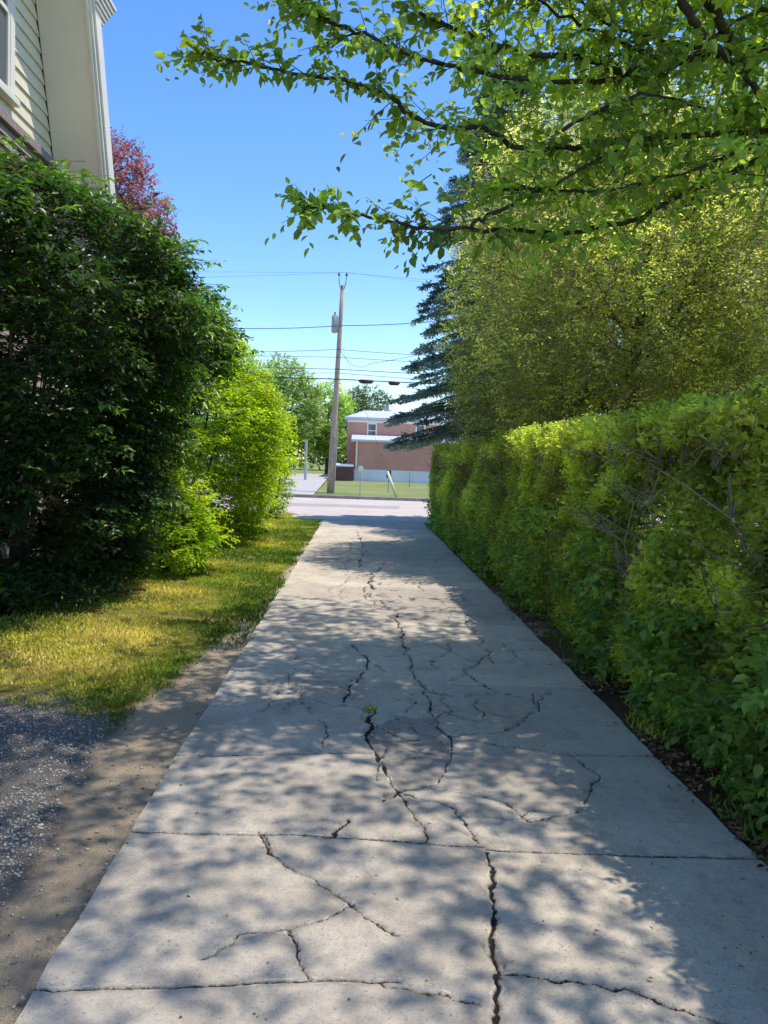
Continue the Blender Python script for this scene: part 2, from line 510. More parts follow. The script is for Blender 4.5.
# ragged edges
er = .03*(fbm(G*[0, 1]+[3, 0], 3, 31, 4)-.5)
G[:, 0] = np.where(gx.ravel() == XL, XL+er, np.where(gx.ravel() == XR, XR+er*1.4, G[:, 0]))
Wp = G + (.05+.012*G[:, 1:2])*np.c_[fbm(G, 6, 41, 4)-.5, fbm(G, 6, 47, 4)-.5] + .012*np.c_[vnoise(G, 60, 43)-.5, vnoise(G, 60, 44)-.5]
Dc = np.full(len(G), 1.0)
for ent in CR:
    w = ent[0]*.001; pl = ent[1]
    jn = abs(pl[0][1]-pl[-1][1]) < .12 and abs(pl[0][0]-pl[-1][0]) > .5     # straight control joint
    Q = G + .006*np.c_[fbm(G, 20, 3, 2)-.5, fbm(G, 20, 8, 2)-.5] if jn else Wp
    for a, b in zip(pl[:-1], pl[1:]):
        a = np.array(a); b = np.array(b)
        lo = np.minimum(a, b)-.15; hi = np.maximum(a, b)+.15
        k = np.nonzero((G[:, 0] > lo[0]) & (G[:, 0] < hi[0]) & (G[:, 1] > lo[1]) & (G[:, 1] < hi[1]))[0]
        q = Q[k]; t = np.clip(((q-a)@(b-a))/((b-a)@(b-a)), 0, 1)
        d = np.linalg.norm(q-(a+t[:, None]*(b-a)), axis=1) - w*.5*(.55+.9*vnoise(q, 14, 77))
        Dc[k] = np.minimum(Dc[k], d)
def inpoly(P, poly):
    r = np.zeros(len(P), bool); n = len(poly)
    for i in range(n):
        x1, y1 = poly[i]; x2, y2 = poly[(i+1) % n]
        c = ((y1 > P[:, 1]) != (y2 > P[:, 1])) & (P[:, 0] < (x2-x1)*(P[:, 1]-y1)/(y2-y1+1e-12)+x1)
        r ^= c
    return r
PATCH = [(.119,4.531),(.082,4.345),(.102,4.162),(.163,3.942),(.240,3.595),(.326,3.644),(.446,3.767),(.556,4.045),(.584,4.377),(.503,4.702),(.305,4.744)]
pt = inpoly(Wp, PATCH)*(.6+.4*sstep(.62, .2, Wp[:, 0]+.25*(fbm(Wp, 4, 66, 3)-.5)))
hole = sstep(.05, .02, np.hypot((Wp[:, 0]-.489)*1.3, (Wp[:, 1]-2.39)*.55))
hole = np.maximum(hole, sstep(.035, .01, np.hypot(Wp[:, 0]-.2, Wp[:, 1]-3.56)))
cr = sstep(.004, -.003, Dc)
hz = .022*(fbm(G, .55, 61, 2)-.5) + .006*(fbm(G, 6, 62, 4)-.5)
# slabs left of the main crack stand a little higher than the broken right side
main = np.interp(G[:, 1], [2, 3.1, 3.6, 4.5, 5, 6.5, 8, 10, 16, 20], [.43, .57, .24, .12, 0, .05, .42, .1, .1, .1])
hz += .009*(Wp[:, 0] < main)*sstep(11, 8, G[:, 1])
hz += -.013*pt - .012*cr*np.clip(1-(Dc+.003)*0, 0, 1) - .014*hole
hz += -.006*sstep(.03, 0, np.minimum(Dc, 1))*vnoise(G, 12, 5)
me = mesh_np('driveway', np.c_[G, hz+.002], quads(np.arange(len(G)).reshape(len(ys), len(xs))),
             {'crack': Dc, 'patch': np.maximum(pt, hole), 'tone': vnoise(np.c_[np.floor(G[:, 0:1]*0+(Wp[:, 0:1] < main[:, None])*3.), np.floor(G[:, 1:2]/2.1+.4)], 1, 9)}, True)
m, nt, out = new_mat('weathered_concrete')
n1 = noise(nt, 1.6, 6, .65); n2 = noise(nt, 14, 6, .7); n3 = noise(nt, 240, 4, .8); n4 = noise(nt, 75, 3, .6)
c = ramp(nt, n1, [(.32, (.48, .40, .305)), (.5, (.65, .555, .435)), (.68, (.76, .66, .52))])
c = mixc(nt, rng_map(nt, n2, .45, .7, 0, .5), c, (.34, .31, .27))
c = mixc(nt, rng_map(nt, n3, .5, .68, 0, .75), c, (.20, .185, .165))
c = mixc(nt, rng_map(nt, n3, .46, .30, 0, .5), c, (.68, .62, .54))
c = mixc(nt, rng_map(nt, n4, .58, .68, 0, .6), c, (.19, .175, .155))
c = mixc(nt, rng_map(nt, noise(nt, 4.5, 6, .75, None, .6), .52, .68, 0, .5), c, (.27, .235, .19))
c = mixc(nt, rng_map(nt, attr(nt, 'tone'), 0, 1, .5, 0), c, (.2, .19, .18))
c = mixc(nt, math_(nt, 'MULTIPLY', attr(nt, 'patch'), rng_map(nt, n2, .3, .7, .35, .95)), c, (.18, .17, .16))
cd = math_(nt, 'ADD', attr(nt, 'crack'), math_(nt, 'MULTIPLY', math_(nt, 'SUBTRACT', noise(nt, 90, 3, .7), .5), .012))
stain = math_(nt, 'MULTIPLY', rng_map(nt, cd, 0, .03, .5, 0), rng_map(nt, n2, .35, .65, .3, 1))
c = mixc(nt, stain, c, (.13, .12, .105))
core = rng_map(nt, cd, .0032, -.0003, 0, 1)
lit_lip = math_(nt, 'MULTIPLY', rng_map(nt, math_(nt, 'ABSOLUTE', math_(nt, 'SUBTRACT', cd, .009)), 0, .006, .55, 0), rng_map(nt, noise(nt, 22, 3, .6), .5, .62, 0, 1))
c = mixc(nt, lit_lip, c, (.74, .67, .57))  # pale chipped crack edges, with a sunlit highlight painted along them
c = mixc(nt, core, c, (.022, .019, .015))
p = N(nt, 'ShaderNodeBsdfPrincipled', Roughness=.9); p.inputs['Specular IOR Level'].default_value = .25
nt.links.new(c, p.inputs['Base Color'])
nt.links.new(bump(nt, n3, .6, .005, bump(nt, n4, .4, .008, bump(nt, n2, .5, .02))), p.inputs['Normal'])
nt.links.new(p.outputs[0], out.inputs[0])
drive = tag(link('driveway', me, m), kind='structure')

# ------------------------------------------------------------------ road, sidewalk, kerb
m, nt, out = new_mat('pale_road')
n1 = noise(nt, .6, 6, .7); n2 = noise(nt, 12, 5, .75)
c = ramp(nt, n1, [(.3, (.48, .40, .335)), (.7, (.60, .51, .43))]); c = mixc(nt, rng_map(nt, n2, .4, .7, 0, .35), c, (.27, .25, .25))
p = N(nt, 'ShaderNodeBsdfPrincipled', Roughness=.9); nt.links.new(c, p.inputs['Base Color'])
nt.links.new(p.outputs[0], out.inputs[0]); M['road'] = m
mb = MB(); mb.quad((-150, 22.4, -.04), (150, 22.4, -.04), (150, 31.9, -.03), (-150, 31.9, -.03))
tag(mb.build('road', M['road']), kind='structure')
M['tar'] = surf('road_patch', (.30, .275, .26), (.40, .37, .35), 3, .9, 60, .3, .01)
mb = MB(); mb.quad((-6.5, 26.2, -.033), (1.4, 26.4, -.033), (1.5, 28.0, -.031), (-6.6, 27.8, -.031))
tag(mb.build('road_patch', M['tar']), kind='structure')
M['walk'] = surf('sidewalk_concrete', (.38, .35, .32), (.5, .47, .43), 3, .9, 80, .3, .01)
mb = MB()
for i in range(-40, 40):
    mb.box(i*1.5+.006, i*1.5+1.494, 20.515, 22.38, -.12, -.006)
tag(mb.build('sidewalk', M['walk']), kind='structure')
M['kerb'] = surf('kerb_concrete', (.2, .18, .17), (.34, .31, .29), 3, .9, 60, .3, .01)
mb = MB()
for i in range(-20, 20):
    mb.box(i*3+.005, i*3+2.995, 31.9, 32.08, -.12, .10)
tag(mb.build('kerb', M['kerb'], bevel=.015), kind='structure')
mb = MB(); mb.quad((-5.3, 32.1, .09), (-1.9, 32.1, .09), (-2.4, 66, .30), (-7.5, 66, .30))
tag(mb.build('side_lane', M['walk']), kind='structure')

# ------------------------------------------------------------------ grass, gravel, leaf litter (stuff)
M['grass'] = leaf_mat('grass_blades', [(0, (.08, .15, .02)), (.4, (.24, .32, .035)), (.72, (.52, .47, .08)), (1, (.68, .56, .2))], .3, clump=1.0, cmul=(.6, 1.2))
def scatter(n, x0, x1, y0, y1, maskf):
    # denser close to the camera
    u = rng.random(n)
    Y = y0*(y1/y0)**u; X = x0+(x1-x0)*rng.random(n)
    P = np.c_[X, Y]
    k = rng.random(n) < maskf(P)
    return P[k]
def grass(name, P, hmin, hmax, mat, bias=0.0):
    n = len(P)
    z = ground_height(P)-.004
    d = rng.normal(0, .55, (n, 3)); d[:, 2] = 1
    L = rng.uniform(hmin, hmax, n)*(.6+.8*fbm(P, 2, 71, 2))
    v = (fbm(P, .9, 81, 3)-.5)*1.8+.5 + rng.normal(0, .18, n) + bias
    return leaf_obj(name, np.c_[P, z], d, rand_dirs(n), L, np.full(n, .0075)*(1+P[:, 1]/9), NEEDLE, v.clip(0, 1), mat, None)
lm = lambda P: ground_masks(P)[0]*sstep(3.6, 2.6, XL-P[:, 0]+0.0)*sstep(.30, .52, fbm(P, 2.4, 88, 3)+.12*(P[:, 1] > 9))
P = scatter(150000, -4.2, XL, 3.6, 20.4, lm)
gb = .42*sstep(10.5, 7, P[:, 1])*sstep(.3, .9, XL-P[:, 0]) - .16
tag(grass('grass', P, .010, .05, M['grass'], gb), 'short yellow green mossy grass beside the concrete driveway', 'grass', kind='stuff')
P = scatter(14000, XL-.6, XL+.015, 3.9, 20.3, lambda P: (fbm(P, 2.6, 90, 3) > .50)*sstep(5.6, 8.0, P[:, 1])*sstep(-.7, -.1, P[:, 0]-XL))
g2 = grass('grass', P, .03, .085, M['grass'], -.42); tag(g2, 'taller green tufts of grass along the left edge of the driveway', 'grass', kind='stuff')
P = scatter(8000, XR+.02, XR+.35, 1.8, 20.4, lambda P: (fbm(P, 2., 95, 3) > .54)*.8*sstep(.4, .1, P[:, 0]-XR))
g3 = grass('grass', P, .02, .10, M['grass'], -.15); tag(g3, 'thin weedy grass at the foot of the clipped hedge', 'grass', kind='stuff')

# gravel stones: squashed irregular octahedra
M['stone'] = leaf_mat('gravel_stone', [(0, (.13, .12, .105)), (.5, (.32, .295, .26)), (1, (.43, .39, .34))], 0.0, rough=.8, clump=30, cmul=(.8, 1.15))
P = scatter(70000, -3.4, XL+.12, 1.6, 5.6, lambda P: np.clip(ground_masks(P)[2]*(1-.75*ground_masks(P)[1])+.07*ground_masks(P)[1]*(P[:, 1] < 5)+.012*(P[:, 0] > XL), 0, 1))
n = len(P); r = .003+.008*rng.random(n)**3
base = np.array([(1,0,0),(0,1,0),(-1,0,0),(0,-1,0),(0,0,.7),(0,0,-.6)], float)
V = base[None]*r[:, None, None]*rng.uniform(.65, 1.35, (n, 6, 1))
a = rng.random(n)*2*pi; ca, sa = np.cos(a)[:, None], np.sin(a)[:, None]
V = np.stack([V[..., 0]*ca-V[..., 1]*sa, V[..., 0]*sa+V[..., 1]*ca, V[..., 2]], -1)
V += np.c_[P, np.where(P[:, 0] > XL-.02, .008, ground_height(P))+r*.25][:, None]
F = np.array([(0,1,4),(1,2,4),(2,3,4),(3,0,4),(1,0,5),(2,1,5),(3,2,5),(0,3,5)])
me = mesh_np('gravel', V.reshape(-1, 3), (F[None]+(np.arange(n)*6)[:, None, None]).reshape(-1, 3), {'v': np.repeat(rng.random(n), 6)})
tag(link('gravel', me, M['stone']), 'loose grey gravel beside the near end of the driveway', 'gravel', kind='stuff')

M['dead'] = leaf_mat('dead_leaf', [(0, (.06, .03, .015)), (.5, (.2, .11, .05)), (1, (.42, .28, .15))], .15, tcol=(1, .8, .5), clump=5)
P = scatter(16000, XR-.09, XR+.75, 1.7, 20, lambda P: (fbm(P, 2.2, 99, 3) > .42)*np.where(P[:, 0] < XR, .06, 1.))
n = len(P); z = np.where(P[:, 0] < XR+.02, .006, ground_height(P)+.008)
nn = rng.normal(0, .35, (n, 3)); nn[:, 2] = 1; d = rng.normal(0, 1, (n, 3)); d[:, 2] *= .15
o = leaf_obj('fallen_leaves', np.c_[P, z+.012*rng.random(n)], d, nn, rng.uniform(.02, .05, n), rng.uniform(.015, .03, n), OVAL, rng.random(n), M['dead'], None)
tag(o, 'dry brown leaves lying at the foot of the hedge', 'leaf litter', kind='stuff')
P = scatter(900, XL, XR, 1.7, 16, lambda P: .25+.75*(P[:, 0] > 1.2))
n = len(P); nn = rng.normal(0, .25, (n, 3)); nn[:, 2] = 1; d = rng.normal(0, 1, (n, 3)); d[:, 2] *= .08
o = leaf_obj('plant_debris', np.c_[P, .012+.004*rng.random(n)], d, nn, rng.uniform(.008, .026, n), rng.uniform(.004, .012, n), OVAL, rng.random(n), M['dead'], None)
tag(o, 'small brown bits of leaf and twig scattered over the concrete', 'leaf litter', kind='stuff')
P = scatter(5000, -4.5, -1.6, 4.2, 12, lambda P: sstep(-2.2, -3.0, P[:, 0]+.5*(fbm(P, 1, 3, 2)-.5))+.06)
n = len(P); nn = rng.normal(0, .35, (n, 3)); nn[:, 2] = 1; d = rng.normal(0, 1, (n, 3)); d[:, 2] *= .15
o = leaf_obj('fallen_leaves', np.c_[P, ground_height(P)+.012+.012*rng.random(n)], d, nn, rng.uniform(.02, .05, n), rng.uniform(.015, .03, n), OVAL, rng.random(n)*.7, M['dead'], None)
tag(o, 'dark dead leaves on the soil under the large left shrub', 'leaf litter', kind='stuff')

# ------------------------------------------------------------------ shrubs
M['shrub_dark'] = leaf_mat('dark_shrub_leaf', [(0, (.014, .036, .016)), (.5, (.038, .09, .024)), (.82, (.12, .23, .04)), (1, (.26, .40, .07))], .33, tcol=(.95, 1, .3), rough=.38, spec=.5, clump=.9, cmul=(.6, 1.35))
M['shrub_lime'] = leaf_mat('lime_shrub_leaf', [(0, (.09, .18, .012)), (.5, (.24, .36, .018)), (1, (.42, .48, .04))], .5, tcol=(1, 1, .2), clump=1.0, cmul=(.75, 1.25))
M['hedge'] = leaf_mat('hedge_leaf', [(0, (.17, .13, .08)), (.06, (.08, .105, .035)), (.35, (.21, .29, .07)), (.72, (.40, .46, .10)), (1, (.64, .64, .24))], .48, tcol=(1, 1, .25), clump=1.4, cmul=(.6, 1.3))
M['vine'] = leaf_mat('vine_leaf', [(0, (.06, .12, .035)), (.6, (.17, .27, .055)), (1, (.34, .43, .11))], .4, tcol=(.9, 1, .3), clump=1.6, cmul=(.7, 1.3))

def shrub(cx, cy, prof, ry, ntw, m, ll, lw, mat, label, seed, amp=.25, tl=.35, droop=.3, nstem=7, clip=None, T=RHOMB, up=.7, inner=.3, lit_shift=None, D3=.6, thr=.38, out=250):
    root = empty('shrub', (cx, cy, 0), label, 'shrub')
    P, O = shell_points(ntw, prof, ry, cx, cy, amp, seed, inner)
    # gather twig starts into tiers so the foliage reads as layered sprays with dark gaps
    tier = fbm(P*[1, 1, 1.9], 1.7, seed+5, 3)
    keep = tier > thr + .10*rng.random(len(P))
    P, O, tier = P[keep], O[keep], tier[keep]
    if clip is not None:
        k = clip(P); P, O, tier = P[k], O[k], tier[k]
    j = rng.integers(0, len(P), out)      # single shoots standing out of the outline
    q = fbm(P[j], 2.2, seed+9, 2) > .5
    j = j[q]
    P = np.concatenate([P, P[j]+O[j]*rng.uniform(.1, .32, (len(j), 1))]); O = np.concatenate([O, O[j]]); tier = np.concatenate([tier, tier[j]+.15])
    n = len(P)
    D = nrm(O*[1, 1, D3] + rng.normal(0, .4, (n, 3))*[1, 1, D3*1.4])
    Lt = tl*rng.uniform(.6, 1.3, n)
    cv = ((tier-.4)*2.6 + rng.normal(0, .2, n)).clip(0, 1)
    if lit_shift is not None: cv = (cv + lit_shift(P)).clip(0, 1)
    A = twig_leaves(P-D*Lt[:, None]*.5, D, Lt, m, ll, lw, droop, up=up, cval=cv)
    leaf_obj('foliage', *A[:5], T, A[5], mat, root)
    V, F = sticks(P-D*(Lt*.9)[:, None], P+D*(Lt*.28)[:, None], np.full(n, .004), np.full(n, .0015))
    link('twigs', mesh_np('twigs', V, F), M['twig'], root)
    ztop = prof[-1][0]; rmax = max(r for z, r in prof)
    for i in range(nstem):
        a = rng.random()*2*pi; r = rmax*.75*rng.random()**.5
        mb = MB(); pts = []
        for t in np.linspace(0, 1, 7):
            rr = (.12+.88*t)*r + .04*math.sin(9*t+i)
            x = cx+cos(a)*rr
            pts.append((max(x, -4.7) if clip is not None else x, cy+ry*sin(a)*rr, -.03+t*ztop*(.92-.5*(r/rmax)**2)))
        mb.tube(pts, [.028*(1-.75*t)+.004 for t in np.linspace(0, 1, 7)], 6)
        mb.build('stem', M['bark'], root, True)
    return root

profA = [(.2, 1.3), (.9, 1.4), (1.6, 1.5), (2.1, 1.7), (2.6, 2.05), (3.0, 2.25), (3.4, 2.15), (3.9, 1.6), (4.25, .95), (4.5, .1)]
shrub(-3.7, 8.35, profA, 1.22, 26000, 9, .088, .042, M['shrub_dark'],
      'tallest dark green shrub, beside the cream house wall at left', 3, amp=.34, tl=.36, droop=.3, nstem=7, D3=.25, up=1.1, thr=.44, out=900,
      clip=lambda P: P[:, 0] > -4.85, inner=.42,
      lit_shift=lambda P: .35*sstep(3.6, 4.6, P[:, 2]) + .45*sstep(-2.1, -1.5, P[:, 0])*sstep(2., 3, P[:, 2]) - .15)  # sunlit crown and right flank painted as lighter leaves, the rest darkened
profB = [(.15, 1.4), (.8, 1.85), (1.7, 2.1), (2.6, 2.05), (3.4, 1.7), (4.0, .95), (4.35, .1)]
shrub(-3.5, 15.0, profB, 1.35, 16000, 8, .085, .045, M['shrub_lime'],
      'tall yellow green shrub lit by the sun, behind the dark shrub', 13, amp=.34, tl=.42, thr=.43, D3=.3, up=1.0, droop=.25, nstem=8, inner=.35)
profC = [(.1, .5), (.4, .72), (.8, .62), (1.1, .3), (1.25, .05)]
shrub(-2.6, 10.2, profC, 1.2, 1500, 9, .07, .035, M['shrub_lime'],
      'low bright green bush at the foot of the tall dark shrub', 23, amp=.3, tl=.24, nstem=5)
profD = [(.05, .3), (.5, .55), (1.1, .6), (1.5, .35), (1.7, .05)]
shrub(-2.35, 20.0, profD, 1.0, 700, 8, .07, .035, M['shrub_lime'],
      'small pale green bush by the road at the end of the lawn', 33, amp=.3, tl=.25, nstem=4)

# ------------------------------------------------------------------ hedge on the right
def build_hedge():
    root = empty('hedge', (2.3, 10, 0), 'long clipped green hedge running beside the right edge of the driveway', 'hedge')
    Y0, Y1 = 1.4, 19.6
    def face(Y, z):
        q = np.c_[Y*.9, z*1.3]
        bulge = .10*np.sin(np.clip(z/2.05, 0, 1)*pi) - .05 + .05*(z < .4)
        return 1.84 + .02*(Y < 99) + np.interp(Y, [0, 5, 12, 20], [.10, .10, .04, -.04]) + np.interp(z, [0, .3, .8, 1.3, 2.1], [.10, .05, .0, .03, .10]) - bulge*.4 - .34*(fbm(q, 1.1, 201, 4)-.5)
    def top(X, Y):
        return np.interp(Y, [0, 4, 9, 20], [2.0, 1.97, 1.92, 1.78]) + .22*(fbm(np.c_[X, Y], 1.0, 203, 4)-.5)
    # sampling: density falls with distance
    def ysamp(n): 
        u = rng.random(n); return Y0*(Y1/Y0)**(u**.85)
    n = 42000
    Y = np.concatenate([ysamp(n), rng.uniform(Y0, Y1, n//2)]); n = len(Y)
    z = rng.random(n)**.9*2.05
    X = face(Y, z); depth = .35*rng.random(n)**1.7
    g = .55*fbm(np.c_[Y*1.1, z*.8, 0*z], 1.25, 207, 4) + .45*fbm(np.c_[Y, z, 0*z], 4.2, 208, 2)
    bare = sstep(.53, .62, fbm(np.c_[Y*.9, z*.55], 1.0, 215, 3)+.17*np.exp(-((z-1.15)/.5)**2)*sstep(9, 5, Y)-.07)*sstep(.45, .8, z)*sstep(1.85, 1.6, z)
    keep = (g > .37+.08*rng.random(n)) & (rng.random(n) > .9*bare)
    depth = depth + .18*sstep(.46, .38, g) + .12*bare
    A0 = np.c_[X+depth, Y, z]; O0 = np.tile((-1., 0, .25), (n, 1)); c0 = ((g-.40)*2.6 + .25*(z/2) - 1.2*depth)  # value drops with depth: recess shade painted in, browner twiggy interior
    A0, O0, c0 = A0[keep], O0[keep], c0[keep]
    # top
    n = 6800; Y = np.concatenate([ysamp(n), rng.uniform(Y0, Y1, n//2)]); n = len(Y); X = rng.uniform(1.9, 2.95, n)
    A1 = np.c_[X, Y, top(X, Y)-.2*rng.random(n)**1.5]; O1 = np.tile((-.15, 0, 1.), (n, 1)); c1 = .95+.0*X  # top leaves set to bright lime, sunlight put into their colour
    # far end and back face
    n = 2600; X = rng.uniform(1.85, 2.95, n); z = rng.random(n)*1.9
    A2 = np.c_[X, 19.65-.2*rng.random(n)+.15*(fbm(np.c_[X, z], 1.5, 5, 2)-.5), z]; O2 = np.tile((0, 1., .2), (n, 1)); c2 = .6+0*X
    n = 6500; Y = rng.uniform(Y0, Y1, n); z = rng.random(n)*2
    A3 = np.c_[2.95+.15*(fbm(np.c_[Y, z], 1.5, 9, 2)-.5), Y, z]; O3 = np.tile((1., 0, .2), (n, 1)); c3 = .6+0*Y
    k = fbm(np.c_[Y, z], 1.2, 219, 3) > .40; A3, O3, c3 = A3[k], O3[k], c3[k]
    n = 1200; X = rng.uniform(1.85, 2.95, n); z = rng.random(n)*1.95
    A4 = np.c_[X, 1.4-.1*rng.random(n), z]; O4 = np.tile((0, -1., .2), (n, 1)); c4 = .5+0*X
    P = np.concatenate([A0, A1, A2, A3, A4]); O = np.concatenate([O0, O1, O2, O3, O4]); cv = np.concatenate([c0, c1, c2, c3, c4])
    n = len(P)
    D = nrm(O + rng.normal(0, .55, (n, 3)) + [0, 0, .25]); Lt = rng.uniform(.07, .17, n)
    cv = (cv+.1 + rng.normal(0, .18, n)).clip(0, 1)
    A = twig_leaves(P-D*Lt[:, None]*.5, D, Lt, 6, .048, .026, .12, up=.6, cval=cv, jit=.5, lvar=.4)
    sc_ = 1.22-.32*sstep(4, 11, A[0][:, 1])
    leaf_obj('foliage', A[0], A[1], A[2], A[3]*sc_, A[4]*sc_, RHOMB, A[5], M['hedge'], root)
    j = rng.random(len(P)) < .4; P_, D_, L_ = P[j], D[j], Lt[j]
    V, F = sticks(P_-D_*(L_*1.6)[:, None], P_+D_*(L_*.5)[:, None], np.full(len(P_), .0034), np.full(len(P_), .0015))
    link('twigs', mesh_np('twigs', V, F), M['palewood'], root)
    # loose taller shoots on top
    n = 1500; Y = ysamp(n); X = rng.uniform(1.9, 2.9, n); P = np.c_[X, Y, top(X, Y)-.1]
    D = nrm(rng.normal(0, .35, (n, 3))+[0, 0, 1]); Lt = rng.uniform(.1, .3, n)
    A = twig_leaves(P, D, Lt, 9, .045, .022, .0, up=.3, cval=np.full(n, .9))
    leaf_obj('shoots', *A[:5], RHOMB, A[5], M['hedge'], root)
    # wild broad leaves creeping over the foot of the hedge
    n = 4200; Y = np.concatenate([ysamp(n)]); 
    z = rng.random(n)**1.4*np.where(Y < 9, .95, .6)*(.5+fbm(np.c_[Y, Y*0], .8, 231, 2))
    k = fbm(np.c_[Y, z], 1.3, 233, 3) > .42
    Y, z = Y[k], z[k]; n = len(Y)
    P = np.c_[face(Y, z)+.03-.16*rng.random(n), Y, np.maximum(z, .03)]
    D = nrm(np.tile((-1., 0, .1), (n, 1))+rng.normal(0, .6, (n, 3)))
    A = twig_leaves(P, D, rng.uniform(.06, .16, n), 4, .072, .048, .35, up=.9, cval=rng.random(n))
    k = (A[0][:, 2] > .01)
    A = [a[k] for a in A]
    leaf_obj('creeper_leaves', *A[:5], OVAL, A[5], M['vine'], root)
    # woody inside: many upright crooked stems
    for Y in np.arange(1.7, 19.5, .42):
        mb = MB()
        for j in range(5):
            x = 2.4+rng.uniform(-.22, .3); y = Y+rng.uniform(-.2, .2)
            pts = [np.array((x, y, -.04))]
            for t in range(6):
                pts.append(pts[-1]+np.array([rng.normal(0, .07), rng.normal(0, .09), .28]))
            rad = [.010*(1-.1*t) for t in range(7)]
            mb.tube(pts, rad, 5, cap=False)
            for t in range(2, 7):
                for q in range(3):
                    e = pts[t]+np.array([rng.uniform(-.4, .25), rng.normal(0, .16), rng.uniform(.08, .3)])
                    mb.tube([pts[t], (pts[t]+e)/2+rng.normal(0, .015, 3), e], [.006, .0045, .003], 3, cap=False)
        mb.build('stem', M['palewood'], root, True)
    return root
build_hedge()

# ------------------------------------------------------------------ overhanging tree, trunk out of frame at right
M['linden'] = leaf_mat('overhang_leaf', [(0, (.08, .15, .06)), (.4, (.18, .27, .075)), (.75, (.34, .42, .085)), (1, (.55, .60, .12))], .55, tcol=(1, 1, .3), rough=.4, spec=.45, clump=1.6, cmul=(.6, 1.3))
LIMBS=[
 ('A',0.038,[(2.82,5.20,4.45),(2.61,5.20,4.41),(2.30,5.10,4.32),(1.84,5.00,4.17),(1.57,4.95,4.10),(1.31,4.90,4.12),(0.85,4.80,4.10),(0.56,4.70,4.12),(0.23,4.60,4.19)]),
 ('B',0.02,[(2.03,5.05,4.22),(1.69,5.00,4.11),(1.43,5.00,4.04),(0.86,4.80,3.94),(0.41,4.60,3.90),(0.06,4.40,3.89),(-0.24,4.30,3.95),(-0.39,4.20,3.99)]),
 ('C',0.022,[(2.85,5.30,3.91),(2.21,5.20,3.83),(1.71,5.10,3.75),(1.36,5.00,3.65),(0.94,4.80,3.52),(0.67,4.70,3.59),(0.31,4.60,3.57),(0.07,4.50,3.67),(-0.18,4.40,3.69),(-0.39,4.30,3.66),(-0.70,4.20,3.66),(-0.88,4.10,3.62),(-1.06,4.10,3.64)]),
 ('D',0.02,[(2.93,5.30,3.77),(2.13,5.10,3.44),(1.77,5.00,3.23),(1.27,4.90,3.07),(0.76,4.70,3.01),(0.38,4.50,2.94),(0.09,4.40,2.94),(-0.15,4.30,2.95),(-0.37,4.25,2.96)]),
 ('E',0.014,[(2.76,5.00,3.73),(1.97,4.90,3.47),(1.50,4.80,3.31),(1.11,4.70,3.26),(0.77,4.60,3.21)]),
 ('F',0.035,[(1.91,4.70,4.51),(2.29,5.00,4.31),(2.68,5.30,4.06),(2.96,5.50,3.89)]),
 ('G',0.03,[(1.70,4.50,4.38),(1.83,4.60,4.25),(2.03,4.70,4.14),(2.38,4.90,4.02),(2.79,5.20,3.96)]),
 ('H',0.011,[(0.59,4.50,2.97),(0.77,4.60,3.09),(1.11,4.70,3.29),(1.52,4.80,3.55),(1.81,4.90,3.69)]),
 ('I',0.01,[(1.08,4.50,3.52),(1.57,4.60,3.78),(2.05,4.90,3.87),(2.48,5.20,4.00)]),
 ('J',0.014,[(1.84,5.00,4.17),(1.52,4.90,4.25),(1.12,4.80,4.32),(0.85,4.70,4.42)]),
 ('K',0.012,[(2.16,5.00,4.30),(1.77,4.90,4.26),(1.36,4.80,4.31),(1.18,4.70,4.41)]),
 ('L',0.012,[(2.49,5.00,4.54),(2.25,5.00,4.43),(2.03,4.90,4.22),(1.82,5.00,4.13)]),
]
